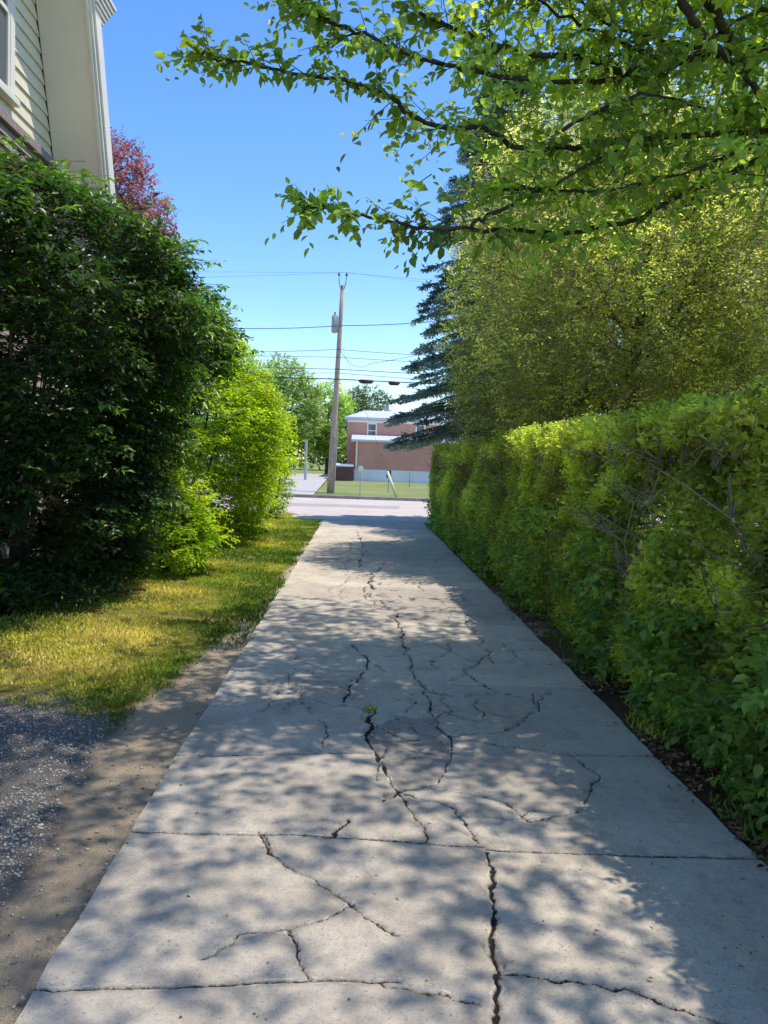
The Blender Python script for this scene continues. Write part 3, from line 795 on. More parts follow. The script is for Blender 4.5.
def near_tree():
    root = empty('broadleaf_tree', (4.3, 5.6, 0), 'broadleaf tree reaching over the driveway with long thin dark limbs', 'tree')
    mb = MB()
    tr = catmull([(4.3, 5.6, -.1), (4.28, 5.6, .6), (4.2, 5.55, 1.6), (4.25, 5.5, 2.7), (4.15, 5.5, 3.6), (4.0, 5.45, 4.6), (3.9, 5.3, 6.0), (3.8, 5.3, 7.6)], 4)
    k = len(tr); mb.tube(tr, [.17*(1-.72*i/k)+.05*math.exp(-i*.8) for i in range(k)], 12)
    mb.build('trunk', M['bark'], root, True)
    TP, TD, TL, TC = [], [], [], []
    joins = {'A': (4.0, 5.45, 4.5), 'C': (4.15, 5.5, 3.75), 'D': (4.2, 5.5, 3.5), 'E': (4.18, 5.5, 3.6)}
    for name, r, pts in LIMBS:
        pts = list(pts)
        if name == 'C': pts = pts[:-1]
        if name in joins: pts = [joins[name]] + pts
        cp = catmull(pts, 6); k = len(cp)
        cp = [c+rng.normal(0, .006, 3) for c in cp]
        mb = MB()
        mb.tube(cp, [.92*r*(1-.84*(i/k))+.0028 for i in range(k)], 8)
        cp = np.array(cp)
        dens = {'A': 34, 'B': 36, 'C': 30, 'D': 30, 'E': 26, 'F': 10, 'G': 10, 'H': 20, 'I': 24, 'J': 30, 'K': 30, 'L': 22}[name]
        seg = np.linalg.norm(np.diff(cp, axis=0), axis=1).sum()
        nt_ = int(dens*seg*.85)
        for q in range(nt_):
            u = rng.random()**.8*(k-1.01); i = int(u); p = cp[i]+(cp[i+1]-cp[i])*(u-i)
            if p[0] > 3.3: continue
            t = cp[min(i+1, k-1)]-cp[max(i-1, 0)]; t = t/np.linalg.norm(t)
            if name in 'CD' and p[0] < .1 :
                w = .26
                if rng.random() < .45: continue
            else: w = .42
            d = t*rng.uniform(.2, 1.1) + rng.normal(0, .5, 3)*[1, 1, .75]; d /= np.linalg.norm(d)
            L = w*rng.uniform(.35, 1.25)
            TP.append(p); TD.append(d); TL.append(L)
            TC.append(rng.random()*(.45 if p[0] < .2 else 1))  # leaves on the left kept darker and bluer, shade painted into them
        # leafy tip
        for q in range(4):
            i = k-1-rng.integers(0, 5)
            TP.append(cp[i]); t = cp[-1]-cp[-4]; TD.append(t/np.linalg.norm(t)+rng.normal(0, .35, 3)); TL.append(rng.uniform(.1, .22)); TC.append(rng.random()*.25)
        mb.build('limb', M['limb'], root, True)
    # second order sprays around the visible limbs, growing thicker up and to the right
    nb = 1350
    for q in range(nb):
        x = rng.uniform(.2, 3.6); y = rng.uniform(4.2, 6.6)
        elev = rng.random()
        z = 2.95+.12*max(0, x)+elev*2.4*(y/5)
        pn = .15+.85*min(1, max(0, (x-.1)/1.5)); 
        hi = (z-1.6)/y
        if rng.random() > pn: continue
        if hi < .36 and rng.random() < .7: continue
        d = rng.normal(0, 1, 3)*[1, 1, .45]; d[0] -= .4
        TP.append(np.array((x, y, z))); TD.append(d/np.linalg.norm(d)); TL.append(rng.uniform(.2, .5)); TC.append(min(1, rng.random()*.6+.35*elev))
    P0 = np.array(TP); D = nrm(np.array(TD)); L = np.array(TL); cv = np.array(TC)
    A = twig_leaves(P0, D, L, 8, .070, .047, .45, spread=.8, up=.5, jit=.55, cval=cv, start=.15)
    # upper crown, out of the frame above and to the right
    ends = []
    mb = MB()
    for q in range(9):
        a = q*2*pi/9+.3; i = 4*5+rng.integers(0, 6)
        p = np.array(tr[min(i, len(tr)-1)])
        grow(mb, p, (cos(a), sin(a), .55), 1.5, .045, 2, ends, bend=.5)
    mb.build('branches', M['limb'], root, True)
    E = np.array([e[0] for e in ends]); ED = np.array([e[1] for e in ends])
    # crown cluster centres
    n = 7500
    c = np.array([3.4, 4.7, 6.6]); R_ = np.array([3.6, 4.4, 2.2])
    d = rand_dirs(n)*(rng.random(n)**.36)[:, None]; P = c+d*R_
    g = fbm(P, .5, 303, 3)
    k = (g > .475+.03*rng.random(n)) & ((P[:, 2]-1.6)/np.maximum(P[:, 1], .5) > .56)
    P = P[k]
    j = rng.integers(0, len(E), 2400)
    P = np.concatenate([P, E[j]+rng.normal(0, .15, (len(j), 3))])
    kk = (P[:, 2]-1.6)/np.maximum(P[:, 1], .5) > .50
    P = P[kk]
    n = len(P); DD = nrm(rng.normal(0, 1, (n, 3))*[1, 1, .5])
    B = twig_leaves(P, DD, rng.uniform(.2, .5, n), 8, .08, .046, .5, up=.8, cval=rng.random(n))
    C = [np.concatenate([a, b]) for a, b in zip(A, B)]
    leaf_obj('crown', *C[:5], OVAL, C[5], M['linden'], root)
    TPa = np.concatenate([P0, P]); TDa = np.concatenate([D, DD]); La = np.concatenate([L, np.full(n, .3)])
    V, F = sticks(TPa, TPa+TDa*La[:, None]*.72, np.full(len(TPa), .0035), np.full(len(TPa), .0012))
    link('twigs', mesh_np('twigs', V, F), M['limb'], root)
near_tree()

# ------------------------------------------------------------------ fine leaved trees behind the hedge
M['olive'] = leaf_mat('olive_leaf', [(0, (.16, .18, .06)), (.3, (.34, .40, .12)), (.65, (.60, .58, .24)), (1, (.85, .76, .55))], .52, tcol=(.95, 1, .4), clump=1.0, cmul=(.42, 1.5))
def fine_tree(x, y, h, R_, cz, label, seed, nt_, trunk_r=.12, gap=.44, mat='olive', m_=8, ll=.05, lw=.017, low=2.0, tl=.38, group=None):
    root = empty('tree', (x, y, 0), label, 'tree', group)
    ends = []; mb = MB()
    mbt = MB(); pts = [(x+.05*math.sin(i), y+.04*cos(i*1.7), -.1+i*h*.8/8) for i in range(9)]
    mbt.tube(pts, [trunk_r*(1-.09*i) for i in range(9)], 10); mbt.build('trunk', M['bark'], root, True)
    for i in range(16):
        a = i*2.4; p = pts[2+i % 6]
        grow(mb, p, (cos(a), sin(a), .6), R_[0]*.62, trunk_r*.35, 2, ends, bend=.4)
    mb.build('branches', M['twig'], root, True)
    d = rand_dirs(nt_)*((.35+.65*rng.random(nt_)**.6))[:, None]
    P = np.array([x, y, cz])+d*np.array(R_)
    P += .9*np.c_[fbm(P, .5, seed, 2)-.5, fbm(P, .5, seed+1, 2)-.5, fbm(P, .5, seed+2, 2)-.5]
    g = .6*fbm(P, .85, seed+3, 3)+.4*fbm(P, 2.4, seed+4, 2)
    k = (g > gap+.06*rng.random(nt_)) & (P[:, 2] > low)
    P, g, d = P[k], g[k], d[k]; n = len(P)
    D = nrm(nrm(d)*.8+rng.normal(0, .55, (n, 3))+[0, 0, .35*(g>gap+.1).mean()])
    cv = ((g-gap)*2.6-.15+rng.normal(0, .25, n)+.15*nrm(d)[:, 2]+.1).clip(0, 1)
    L = tl*rng.uniform(.5, 1.3, n)
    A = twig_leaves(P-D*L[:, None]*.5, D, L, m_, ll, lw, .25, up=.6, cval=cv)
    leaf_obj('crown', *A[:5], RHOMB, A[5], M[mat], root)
    V, F = sticks(P-D*(L*.8)[:, None], P+D*(L*.5)[:, None], np.full(n, .005), np.full(n, .0015))
    link('twigs', mesh_np('twigs', V, F), M['palewood'], root)
    return root
fine_tree(4.55, 12.7, 8.0, (3.3, 3.3, 3.9), 4.3, 'olive green fine leaved tree behind the middle of the hedge', 401, 36000, low=1.2, gap=.39, ll=.065, lw=.027, m_=8)
fine_tree(6.9, 9.0, 6.6, (2.6, 2.4, 3.2), 4.0, 'fine leaved tree behind the near end of the hedge, at the right edge', 421, 14000, low=1.2, gap=.46, ll=.055, lw=.023)

fine_tree(5.9, 17.2, 9.5, (3.2, 3.0, 4.4), 5.0, 'tallest fine leaved tree, half hiding the spruce behind the hedge', 431, 22000, low=1.2, gap=.38, ll=.08, lw=.034)

# ------------------------------------------------------------------ spruce
M['spruce'] = leaf_mat('spruce_needles', [(0, (.10, .15, .12)), (.5, (.23, .31, .26)), (1, (.46, .55, .47))], .12, tcol=(.8, 1, .7), rough=.6, clump=.9, cmul=(.6, 1.3))
def spruce(x, y, h, rb, label, seed):
    root = empty('spruce_tree', (x, y, 0), label, 'tree')
    mb = MB(); mb.tube([(x, y, -.1), (x, y, h*.5), (x, y, h)], [.2, .12, .02], 10); mb.build('trunk', M['bark'], root, True)
    P0, D0, L0, c0 = [], [], [], []; mbb = MB()
    z = 2.3
    while z < h-.2:
        f = (h-z)/(h-2.3)
        R_ = rb*(f**.6)
        nb = int(5+6*f)
        for b in range(nb):
            a = rng.random()*2*pi; L = R_*rng.uniform(.75, 1.12); zz = z+rng.uniform(-.12, .12)
            pts = []
            for t in np.linspace(0, 1, 8):
                r = t*L; dz = .10*L*math.sin(t*pi*.8) - .34*L*t*t + .16*L*t**4
                pts.append(np.array((x+cos(a)*r, y+sin(a)*r, zz+dz)))
            mbb.tube(pts, [.03*(1-.85*t)*(.4+f*.6) for t in np.linspace(0, 1, 8)], 4, cap=False)
            side = np.array((-sin(a), cos(a), 0)); out_ = np.array((cos(a), sin(a), 0))
            ns = int(5+L*13); tone = rng.random()
            for s in range(ns):
                t = .15+.85*(s+rng.random())/ns; i = min(6, int(t*7)); p = pts[i]+(pts[i+1]-pts[i])*(t*7-i)
                sg = 1 if s % 2 else -1
                l2 = (.16+.5*(1-t))*min(1, L)*rng.uniform(.6, 1.2)
                d = side*sg*.8+out_*.75+np.array((0, 0, -.35-.4*rng.random())); d /= np.linalg.norm(d)
                P0.append(p); D0.append(d); L0.append(l2); c0.append(tone)
            for s in range(3):
                P0.append(pts[-2]); D0.append(out_+rng.normal(0, .25, 3)); L0.append(.22); c0.append(tone)
        z += .13+.12*f
    mbb.build('branches', M['twig'], root, True)
    P0 = np.array(P0); D0 = nrm(np.array(D0)); L0 = np.array(L0)
    A = twig_leaves(P0, D0, L0, 22, .12, .034, .22, spread=.8, up=.5, cval=np.array(c0), start=.02)
    leaf_obj('needles', *A[:5], NEEDLE, A[5], M['spruce'], root)
spruce(3.55, 20.6, 12.2, 2.9, 'dark blue green spruce with drooping branches beyond the far end of the hedge', 1)

# red leaved tree behind the house
M['plum'] = leaf_mat('plum_leaf', [(0, (.15, .07, .09)), (.5, (.30, .16, .19)), (1, (.48, .32, .33))], .4, tcol=(1, .5, .5), clump=1.)
fine_tree(-5.75, 16.6, 7.2, (1.75, 1.7, 2.5), 5.6, 'red leaved tree showing behind the cream house', 441, 6500, mat='plum', m_=8, ll=.09, lw=.05, low=3.2, gap=.33, tl=.45)

# trees across the road
M['fargreen'] = leaf_mat('far_tree_leaf', [(0, (.11, .18, .06)), (.5, (.25, .36, .11)), (1, (.42, .50, .18))], .45, tcol=(1, 1, .5), rough=.7, spec=.1, clump=.35, cmul=(.7, 1.3))
M['fardark'] = leaf_mat('far_dark_leaf', [(0, (.05, .09, .045)), (.5, (.10, .16, .065)), (1, (.19, .26, .11))], .35, tcol=(1, 1, .5), rough=.7, spec=.1, clump=.35, cmul=(.7, 1.3))
def far_tree(x, y, h, R_, cz, label, seed, n, mat='fargreen', group='trees across the road', gap=.34):
    return fine_tree(x, y, h, R_, cz, label, seed, n, trunk_r=.22, gap=gap, mat=mat, m_=7, ll=.26, lw=.16, low=1.8, tl=.9, group=group)
far_tree(-6.6, 66, 9, (3.6, 3., 4.3), 5.8, 'rounded pale green tree left of the utility pole across the road', 501, 2600)
far_tree(-3.0, 70, 8, (2.6, 2.6, 3.8), 4.8, 'smaller green tree directly behind the utility pole', 505, 1700)
far_tree(0.4, 84, 9, (3.2, 2.6, 3.4), 6.2, 'tree whose crown shows above the left end of the brick building', 507, 1700, 'fardark')
far_tree(-11.5, 62, 9, (3.8, 3., 4.2), 5.2, 'broad green tree far across the road behind the yellow green shrub', 509, 2000)
far_tree(14, 76, 10, (4.5, 3.5, 4.6), 5.6, 'broad tree beyond the right end of the brick building', 511, 2400, 'fardark')
# distant wooded mass along the horizon
n = 9000; X = rng.uniform(-140, 140, n); z = rng.random(n)**.8*(3.2+3.5*fbm(np.c_[X, X*0], .08, 601, 3)); Y = 118+rng.uniform(-5, 5, n)+.002*X**2*0
P = np.c_[X, Y, z]; D = nrm(rng.normal(0, .6, (n, 3))+[0, -.6, .3])
A = twig_leaves(P, D, rng.uniform(.8, 1.8, n), 6, .75, .5, .2, cval=(fbm(P, .25, 611, 3)*1.6-.3).clip(0, 1))
tag(leaf_obj('far_woods', *A[:5], RHOMB, A[5], M['fardark'], None), 'distant dark green woods along the horizon', 'woods', kind='stuff')

# ------------------------------------------------------------------ house at left
M['siding'] = surf('cream_clapboard_paint', (.74, .65, .47), (.80, .71, .53), 2, .6, 30, .12, .004, .35, dirt=(.5, .45, .34))
M['shingle'] = surf('mauve_brown_shingle', (.26, .19, .17), (.42, .33, .30), 6, .85, 40, .5, .01, .2, stretch=(1, 6, 1))
M['soffit'] = surf('beige_soffit_paint', (.84, .70, .53), (.88, .74, .57), .8, .6, 12, .08, .004, .3, dirt=(.5, .44, .35))
M['white'] = surf('white_trim_paint', (.80, .72, .60), (.86, .78, .66), 4, .5, 20, .06, .003, .4, dirt=(.6, .57, .52))
M['asphalt_shingle'] = surf('roof_shingle', (.06, .055, .05), (.14, .13, .12), 20, .95, 80, .6, .01)
m, nt, out = new_mat('window_glass')
p = N(nt, 'ShaderNodeBsdfPrincipled', Roughness=.05); p.inputs['Base Color'].default_value = (.12, .13, .14, 1); p.inputs['Specular IOR Level'].default_value = .9
nt.links.new(p.outputs[0], out.inputs[0]); M['glass'] = m

def yf(z):
    if z < 8.9: return 12.66-(z-6.08)/3.0
    return 11.72-(z-8.9)*(4.12/2.7)
yb = lambda z: 15.2-yf(z)
house = empty('house', (-9.5, 7.6, 0), 'cream clapboard house with wide beige eave at the upper left', 'house')
mb = MB()   # body
prof = [(1.95, .0), (13.25, .0), (13.25, 4.3), (yf(8.9), 8.9), (7.6, 11.6), (yb(8.9), 8.9), (1.95, 4.3)]
mb.prism_x(prof, -14, -5.02); mb.build('wall', M['siding'], house)
mb = MB()   # clapboards above the belt line
z = 6.13
while z < 11.3:
    a, b = yb(z)+.02, yf(z)-.02; a2, b2 = yb(z+.2)+.02, yf(z+.2)-.02
    mb.quad((-5+.016, a, z), (-5+.016, b, z), (-5.012, b2, z+.204), (-5.012, a2, z+.204))
    mb.quad((-5.015, a, z), (-5.015, b, z), (-5+.016, b, z), (-5+.016, a, z))
    z += .2
mb.build('clapboards', M['siding'], house)
mb = MB()   # shingle courses below, flared out at the belt
z = .45
while z < 6.0:
    fl = .0 if z < 5.2 else .10*((z-5.2)/.8)**1.5*0
    a, b = 1.96, min(13.24, yf(z)-.03) if z > 4.3 else 13.24
    mb.quad((-5+.03+fl, a, z), (-5+.03+fl, b, z), (-5.01+fl, b, z+.153), (-5.01+fl, a, z+.153))
    mb.quad((-5.015, a, z), (-5.015, b, z), (-5+.03+fl, b, z), (-5+.03+fl, a, z))
    z += .15
mb.build('shingle_cladding', M['shingle'], house)
mb = MB(); mb.box(-5.015, -4.93, 3.0, yf(6.1)-.03, 6.0, 6.125); mb.build('belt_board', M['shingle'], house, bevel=.008)
mb = MB(); mb.box(-14.05, -4.95, 1.9, 13.3, -.2, .44); mb.build('foundation', M['kerb'], house)
# roof slab following the gambrel line
def offs(poly, t):
    return poly
inner = [(13.27, 4.3), (yf(8.9)+.005, 8.9), (7.6, 11.61), (yb(8.9)-.005, 8.9), (1.93, 4.3)]
outer = [(1.62, 4.25), (yb(8.9)-.28, 9.05), (7.6, 11.98), (yf(8.9)+.28, 9.05), (13.58, 4.25)]
RX = -4.27
mb = MB(); mb.prism_x(inner+outer, -14.7, RX); mb.build('roof', M['asphalt_shingle'], house)
# soffit sheet lies under the overhang, on the lit underside
mb = MB()
for (a, b) in ((inner[0], inner[1]), (inner[1], inner[2])):
    n_ = np.array((-(b[1]-a[1]), b[0]-a[0])); n_ = n_/np.linalg.norm(n_)
    if n_[0] > 0: n_ = -n_
    o_ = n_*.012; 
    A_ = (a[0]+o_[0], a[1]+o_[1]); B_ = (b[0]+o_[0], b[1]+o_[1])
    mb.prism_x([A_, B_, (b[0]+o_[0]*.2, b[1]+o_[1]*.2), (a[0]+o_[0]*.2, a[1]+o_[1]*.2)], -4.985, RX-.002)
mb.build('soffit', M['soffit'], house)
# rake boards: stacked white strips along the outer edge
def rake(x0, x1, out0, out1, name='rake_board'):
    mb = MB()
    for (a, b) in ((inner[0], inner[1]), (inner[1], inner[2])):
        v = np.array((b[0]-a[0], b[1]-a[1])); v /= np.linalg.norm(v); n_ = np.array((v[1], -v[0]))
        if n_[0] < 0: n_ = -n_
        q = [(a[0]+n_[0]*out0, a[1]+n_[1]*out0), (b[0]+n_[0]*out0, b[1]+n_[1]*out0), (b[0]+n_[0]*out1, b[1]+n_[1]*out1), (a[0]+n_[0]*out1, a[1]+n_[1]*out1)]
        mb.prism_x(q, x0, x1)
    return mb.build(name, M['white'], house, bevel=.006)
rake(RX+.002, RX+.05, -.045, .16); rake(RX+.052, RX+.085, -.01, .20); rake(RX+.087, RX+.12, .05, .30)
mb = MB()   # crown moulding return at the break of the roof
for i in range(6):
    mb.box(RX-.02*i, RX+.122+.022*i, 12.05-.02*i, 12.42+.05*i, 8.10+.07*i, 8.16+.07*i)
mb.build('cornice', M['white'], house, bevel=.01)
# window
win = MB()
wy1, wy0, wz0, wz1 = 11.16, 9.9, 6.42, 8.6
win.box(-5.0, -4.93, wy1-.13, wy1, wz0, wz1); win.box(-5.0, -4.93, wy0, wy0+.13, wz0, wz1)
win.box(-5.0, -4.925, wy0-.03, wy1+.03, wz1+.002, wz1+.15)
w = win.build('window', M['white'], house, bevel=.006)
mb = MB(); mb.box(-5.0, -4.88, wy0-.05, wy1+.05, wz0-.10, wz0-.002); mb.build('sill', M['white'], w, bevel=.008)
mb = MB(); mb.box(-4.985, -4.975, wy0+.13, wy1-.13, wz0+.002, wz1-.002); mb.build('pane', M['glass'], w)
mb = MB(); a, b = wy0+.132, wy1-.132
for (y0, y1, z0, z1) in ((a, a+.05, wz0+.004, wz1-.004), (b-.05, b, wz0+.004, wz1-.004), (a+.052, b-.052, wz0+.004, wz0+.07), (a+.052, b-.052, wz1-.06, wz1-.004), (a+.052, b-.052, 7.46, 7.52)):
    mb.box(-4.972, -4.945, y0, y1, z0, z1)
mb.build('sash', M['white'], w)

# ------------------------------------------------------------------ utility pole, wires
M['pole'] = surf('weathered_pole_wood', (.30, .22, .17), (.52, .42, .35), 5, .9, 30, .5, .01, .2, stretch=(3, 3, .3))
M['grey_metal'] = surf('grey_painted_metal', (.33, .33, .34), (.42, .42, .43), 3, .5, 20, .05, .003, .4)
M['wire'] = surf('wire_sheath', (.05, .055, .07), (.09, .095, .11), 3, .6, 20, 0)
M['porcelain'] = surf('brown_insulator', (.12, .07, .06), (.2, .12, .1), 3, .3, 20, 0)
pole = empty('utility_pole', (-1.31, 35, 0), 'tall wooden utility pole leaning slightly right, across the road', 'utility pole')
px = lambda z: -1.31+.03*z
mb = MB(); mb.tube([(px(z), 35, z) for z in (-.1, 2, 4, 6, 8, 9.35)], [.16, .145, .125, .11, .095, .08], 14); mb.build('shaft', M['pole'], pole, True)
for s in (-1, 1):
    mb = MB(); mb.tube([(px(9.2)+.06*s, 34.9, 9.15), (px(9.3)+.14*s, 34.9, 9.4), (px(9.3)+.17*s, 34.9, 9.75)], [.025, .025, .02], 6)
    br = mb.build('bracket', M['grey_metal'], pole)
    mb = MB(); x = px(9.3)+.17*s
    mb.tube([(x, 34.9, 9.75), (x, 34.9, 9.8), (x, 34.9, 9.84), (x, 34.9, 9.9)], [.05, .065, .04, .02], 8); mb.build('insulator', M['porcelain'], br, True)
mb = MB(); x = px(7.6)-.25
mb.tube([(x, 35, 7.25), (x, 35, 7.29), (x, 35, 7.95), (x, 35, 8.03)], [.10, .14, .14, .09], 14); t_ = mb.build('transformer', M['grey_metal'], pole, True)
mb = MB(); mb.tube([(x, 35, 8.03), (x, 35, 8.17)], .035, 8); mb.build('bushing', M['porcelain'], t_)
mb = MB(); mb.box(px(1.6)-.05, px(1.6)+.05, 34.80, 34.838, 1.5, 1.66); mb.build('number_plate', M['grey_metal'], pole)
mb = MB(); mb.tube([(px(0)+.17, 34.98, .0), (px(3)+.16, 34.98, 3.0)], .03, 6); mb.build('conduit', M['grey_metal'], pole)

def wire(pts, label, r=.012, sag=.6):
    mb = MB(); P = []
    for a, b in zip(pts[:-1], pts[1:]):
        a = np.array(a); b = np.array(b)
        for t in np.linspace(0, 1, 25)[:-1]:
            p = a+(b-a)*t; p[2] -= sag*4*t*(1-t); P.append(p)
    P.append(np.array(pts[-1], float))
    x0 = P[0]
    mb.tube(P, r, 5)
    o = mb.build('utility_wire', M['wire'])
    return tag(o, label, 'wire', 'wires strung along the road')
Z = lambda z, dy=0, za=None, zb=None: [(-44, 35+dy, za or z), (px(z), 35+dy, z), (42, 35+dy, zb or z)]
wire([(-44, 34.9, 9.95), (px(9.3)-.17, 34.9, 9.9), (42, 34.9, 9.95)], 'topmost thin wire, tied to the left pin of the pole top', .005, .5)
wire([(-44, 34.88, 9.75), (px(9.3)+.17, 34.88, 9.9), (42, 34.88, 9.75)], 'thin wire tied to the right pin of the pole top', .005, .9)
wire([(-22, 34.8, 9.6), (px(7.5), 34.85, 7.55), (20, 30, 12.0)], 'dark wire rising steeply both sides from below the transformer', .016, 1.1)
wire([(-30, 34.8, 7.6), (px(6.5), 34.85, 6.5), (24, 33, 8.6)], 'wire rising gently both sides from mid height of the pole', .011, .9)
wire(Z(6.15, -.16), 'straight wire just above the cable bundle', .011, .25)
wire(Z(5.62, -.17), 'upper cable of the low bundle on the pole', .016, .2)
wire(Z(5.45, -.19), 'middle cable of the low bundle on the pole', .012, .45)
wire(Z(5.18, -.17), 'lowest and thickest cable, carrying two black splice cases', .024, .12)
wire([(px(6.6), 34.84, 6.6), (.3, 34.6, 5.9), (9, 30, 8.6)], 'slack service wire dipping to the right of the pole', .01, .45)
M['black'] = surf('black_plastic', (.02, .02, .022), (.04, .04, .042), 4, .5, 20, 0)
for (x, z, l, lab) in ((.16, 5.12, .34, 'long black splice case on the low cable, nearer the pole'), (1.42, 5.09, .26, 'shorter black splice case on the low cable, nearer the spruce')):
    mb = MB(); mb.tube([(x-l, 34.83, z), (x-l*.8, 34.83, z), (x-l*.75, 34.83, z), (x+l*.75, 34.83, z), (x+l*.8, 34.83, z), (x+l, 34.83, z)], [.03, .05, .095, .095, .05, .03], 10)
    tag(mb.build('splice_case', M['black'], None, True), lab, 'splice case', 'splice cases on the low cable')
M['yellow'] = surf('pale_yellow_guard', (.62, .58, .35), (.74, .70, .46), 3, .5, 20, 0)
guy = empty('guy_wire', (1.67, 33.6, 0), 'guy wire slanting from the pole to the verge in a pale yellow guard', 'guy wire')
A_ = np.array((1.67, 33.6, 0.0)); B_ = np.array((px(7), 34.9, 7.0)); dd = (B_-A_)/np.linalg.norm(B_-A_)
mb = MB(); mb.tube([A_, B_], .005, 5); mb.build('cable', M['wire'], guy)
mb = MB(); mb.tube([A_+dd*.05, A_+dd*1.25], .06, 10); mb.build('guard', M['yellow'], guy, True)

# small roadside posts
def post(x, y, h, r, label, plate=None):
    root = empty('sign_post', (x, y, 0), label, 'post')
    mb = MB(); mb.tube([(x, y, -.1), (x, y, h)], r, 8); mb.build('shaft', M['grey_metal'], root)
    if plate:
        mb = MB(); n_ = 20; c = (x, y-.05, h-.12)
        mb.v = [(c[0]+plate*cos(2*pi*i/n_), yy, c[2]+plate*sin(2*pi*i/n_)) for yy in (y-.06, y-.05) for i in range(n_)]
        mb.f = [tuple(range(n_)), tuple(range(n_, 2*n_))[::-1]]+[(i, (i+1) % n_, n_+(i+1) % n_, n_+i) for i in range(n_)]
        mb.build('plate', M['white'], root)
    return root
post(0.05, 34.2, 1.35, .022, 'thin post with a small round white plate, right of the pole', .13)
post(-3.5, 50, 2.8, .09, 'plain pale post standing on the left of the side lane')
post(3.05, 46.5, .95, .045, 'short plain post in the grass before the white wall')
mk = empty('marker_post', (1.45, 38, 0), 'dark blue capped marker post behind the yellow guard', 'post')
mb = MB(); mb.tube([(1.45, 38, -.1), (1.45, 38, .75)], .03, 8); mb.build('shaft', M['grey_metal'], mk)
M['navy'] = surf('navy_cap', (.05, .06, .14), (.08, .09, .2), 3, .5, 20, 0)
mb = MB(); mb.box(1.33, 1.57, 37.9, 38.1, .76, 1.15); mb.build('cap', M['navy'], mk, bevel=.03)

# ------------------------------------------------------------------ brick building across the road
m, nt, out = new_mat('red_brick')
tc = nt.nodes.new('ShaderNodeTexCoord')
br = nt.nodes.new('ShaderNodeTexBrick'); br.inputs['Scale'].default_value = 1.0
sx = nt.nodes.new('ShaderNodeSeparateXYZ'); nt.links.new(tc.outputs['Object'], sx.inputs[0])
cx = nt.nodes.new('ShaderNodeCombineXYZ'); nt.links.new(math_(nt, 'ADD', sx.outputs[0], sx.outputs[1]), cx.inputs[0]); nt.links.new(sx.outputs[2], cx.inputs[1])
nt.links.new(cx.outputs[0], br.inputs['Vector'])
br.inputs['Color1'].default_value = (.62, .27, .19, 1); br.inputs['Color2'].default_value = (.52, .20, .14, 1); br.inputs['Mortar'].default_value = (.40, .30, .27, 1)
br.inputs['Brick Width'].default_value = .22; br.inputs['Row Height'].default_value = .075; br.inputs['Mortar Size'].default_value = .008
c = mixc(nt, rng_map(nt, noise(nt, 1.2, 5, .6), .35, .7, 0, .5), br.outputs['Color'], (.62, .33, .25))
p = N(nt, 'ShaderNodeBsdfPrincipled', Roughness=.9); nt.links.new(c, p.inputs['Base Color']); nt.links.new(p.outputs[0], out.inputs[0]); M['brick'] = m
M['roofmetal'] = surf('pale_metal_roof', (.50, .53, .60), (.60, .63, .70), 1, .45, 20, 0, spec=.4)
M['whitewall'] = surf('white_painted_wall', (.62, .66, .72), (.74, .77, .82), 1.2, .7, 30, .1, .005, dirt=(.45, .5, .58))
M['maroon'] = surf('maroon_boards', (.09, .045, .045), (.16, .08, .08), 4, .8, 20, .2, .01, stretch=(6, 1, .4))
bl = empty('brick_building', (3.2, 58, .1), 'two storey red brick building with pale metal roofs across the road', 'building')
mb = MB(); mb.box(-1.0, 8.6, 58, 66, .1, 4.62); mb.build('wall', M['brick'], bl)
mb = MB(); n0 = len(mb.v)
e0, e1 = 4.62, 5.45
mb.box(-1.25, 8.85, 57.75, 66.25, 4.622, 4.8)
mb.v += [(-1.2, 57.8, 4.802), (8.8, 57.8, 4.802), (8.8, 66.2, 4.802), (-1.2, 66.2, 4.802), (.3, 60, e1), (7.6, 60, e1), (7.6, 64, e1), (.3, 64, e1)]
for f in ((0,1,5,4),(1,2,6,5),(2,3,7,6),(3,0,4,7),(4,5,6,7)): mb.f.append(tuple(8+i for i in f))
mb.build('roof', M['roofmetal'], bl)
mb = MB(); mb.box(1.75, 2.15, 60.5, 60.9, 5.4, 5.95); mb.build('chimney', M['grey_metal'], bl)
def bwin(x0, x1, y, z0, z1):
    mb = MB()
    mb.box(x0-.1, x0, y-.05, y-.003, z0-.1, z1+.12); mb.box(x1, x1+.1, y-.05, y-.003, z0-.1, z1+.12)
    mb.box(x0+.002, x1-.002, y-.05, y-.003, z1, z1+.12); mb.box(x0+.002, x1-.002, y-.07, y-.003, z0-.1, z0)
    mb.box(x0+.002, x1-.002, y-.04, y-.003, (z0+z1)/2-.03, (z0+z1)/2+.03)
    f = mb.build('window', M['white'], bl)
    mb = MB(); mb.box(x0+.004, x1-.004, y-.02, y-.004, z0+.002, z1-.002); mb.build('pane', M['glass'], f)
bwin(.55, 1.1, 58, 3.35, 4.3); bwin(4.2, 4.75, 58, 3.35, 4.3); bwin(6.6, 7.15, 58, 3.35, 4.3)
mb = MB(); mb.box(-.35, 7.6, 54.6, 57.997, .96, 2.9); mb.build('wing_wall', M['brick'], bl)
mb = MB(); mb.box(-.39, 7.64, 54.56, 57.99, .05, .957); mb.build('foundation', M['whitewall'], bl)
mb = MB(); mb.prism_x([(54.4, 2.905), (57.995, 2.905), (57.995, 3.5), (54.4, 3.05)], -.65, 7.8); mb.build('wing_roof', M['roofmetal'], bl)
mb = MB(); mb.box(-.30, -.20, 54.5, 54.55, .96, 2.9); mb.build('downspout', M['white'], bl)
mb = MB(); mb.box(-1.055, -1.003, 60.5, 61.3, 2.9, 4.2); mb.build('side_window', M['white'], bl)
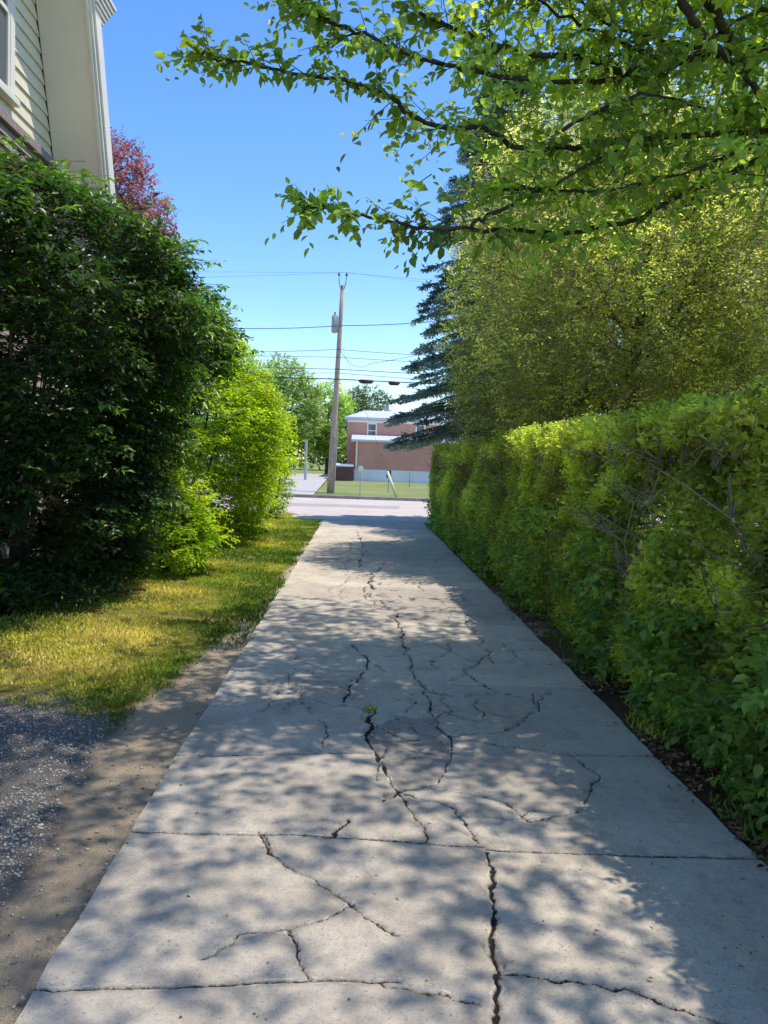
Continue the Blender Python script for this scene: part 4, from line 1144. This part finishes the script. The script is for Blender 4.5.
mb = MB(); mb.tube([(7.0, 56, 2.9), (7.0, 56, 3.9)], .07, 8); mb.build('vent_pipe', M['grey_metal'], bl)
mb = MB(); mb.box(-1.03, 8.63, 57.955, 57.997, 4.42, 4.60); mb.build('frieze_board', M['white'], bl)
shed = empty('shed', (-1.2, 54.5, .1), 'low maroon shed left of the brick building', 'shed')
mb = MB(); mb.box(-1.95, -.48, 53.6, 56, .05, 1.1); mb.build('wall', M['maroon'], shed)
mb = MB(); mb.prism_x([(53.4, 1.103), (56.2, 1.103), (56.2, 1.32), (53.4, 1.2)], -2.08, -.44); mb.build('roof', M['roofmetal'], shed)

# weed growing out of the crack
wd = empty('weed', (.12, 4.83, 0), 'small green weed growing out of the driveway crack', 'weed')
n = 26; P = np.tile((.12, 4.83, .0), (n, 1))+rng.normal(0, .014, (n, 3))*[1, 1.6, 0]
D = nrm(rng.normal(0, .8, (n, 3))*[1, 1, 0]+[0, 0, .8])
leaf_obj('leaves', P, D, rand_dirs(n), rng.uniform(.03, .06, n), rng.uniform(.008, .014, n), OVAL, rng.uniform(.3, 1, n), M['hedge'], wd)

# ------------------------------------------------------------------ light
world = bpy.data.worlds.new('World'); S.world = world; world.use_nodes = True
nt = world.node_tree; nt.nodes.clear()
sky = nt.nodes.new('ShaderNodeTexSky'); sky.sky_type = 'NISHITA'; sky.sun_disc = False
sky.sun_elevation = SUN_EL; sky.sun_rotation = SUN_AZ; sky.altitude = 100; sky.air_density = 1.0; sky.dust_density = .3; sky.ozone_density = 2.0
bg = nt.nodes.new('ShaderNodeBackground'); bg.inputs[1].default_value = .15
wo = nt.nodes.new('ShaderNodeOutputWorld')
hs = nt.nodes.new('ShaderNodeHueSaturation'); hs.inputs['Hue'].default_value = .506; hs.inputs['Saturation'].default_value = 1.27; hs.inputs['Value'].default_value = 1.78
nt.links.new(sky.outputs[0], hs.inputs['Color']); nt.links.new(hs.outputs[0], bg.inputs[0]); nt.links.new(bg.outputs[0], wo.inputs[0])
sl = bpy.data.lights.new('sun', 'SUN'); sl.energy = 5.0; sl.angle = radians(.53); sl.color = (1, .93, .82)
so = bpy.data.objects.new('sun', sl); col.objects.link(so)
import mathutils
sv = mathutils.Vector((sin(SUN_AZ)*cos(SUN_EL), cos(SUN_AZ)*cos(SUN_EL), sin(SUN_EL)))
so.rotation_euler = sv.to_track_quat('Z', 'Y').to_euler()
so.location = sv*40

# ------------------------------------------------------------------ camera
cam = bpy.data.cameras.new('camera'); cam.sensor_fit = 'VERTICAL'; cam.sensor_height = 36; cam.lens = 769/1024*36
cam.clip_start = .05; cam.clip_end = 3000
co = bpy.data.objects.new('camera', cam); col.objects.link(co)
Mx = mathutils.Matrix.Rotation(radians(-1.92), 4, 'Z') @ mathutils.Matrix.Rotation(radians(90-3.8), 4, 'X') @ mathutils.Matrix.Rotation(radians(2.0), 4, 'Z')
co.matrix_world = mathutils.Matrix.Translation((0, 0, 1.6)) @ Mx
S.camera = co
S.view_settings.view_transform = 'Standard'; S.view_settings.look = 'None'; S.view_settings.exposure = 0
S.render.engine = 'CYCLES'
S.cycles.max_bounces = 8; S.cycles.transmission_bounces = 4; S.cycles.diffuse_bounces = 5; S.cycles.sample_clamp_indirect = 6
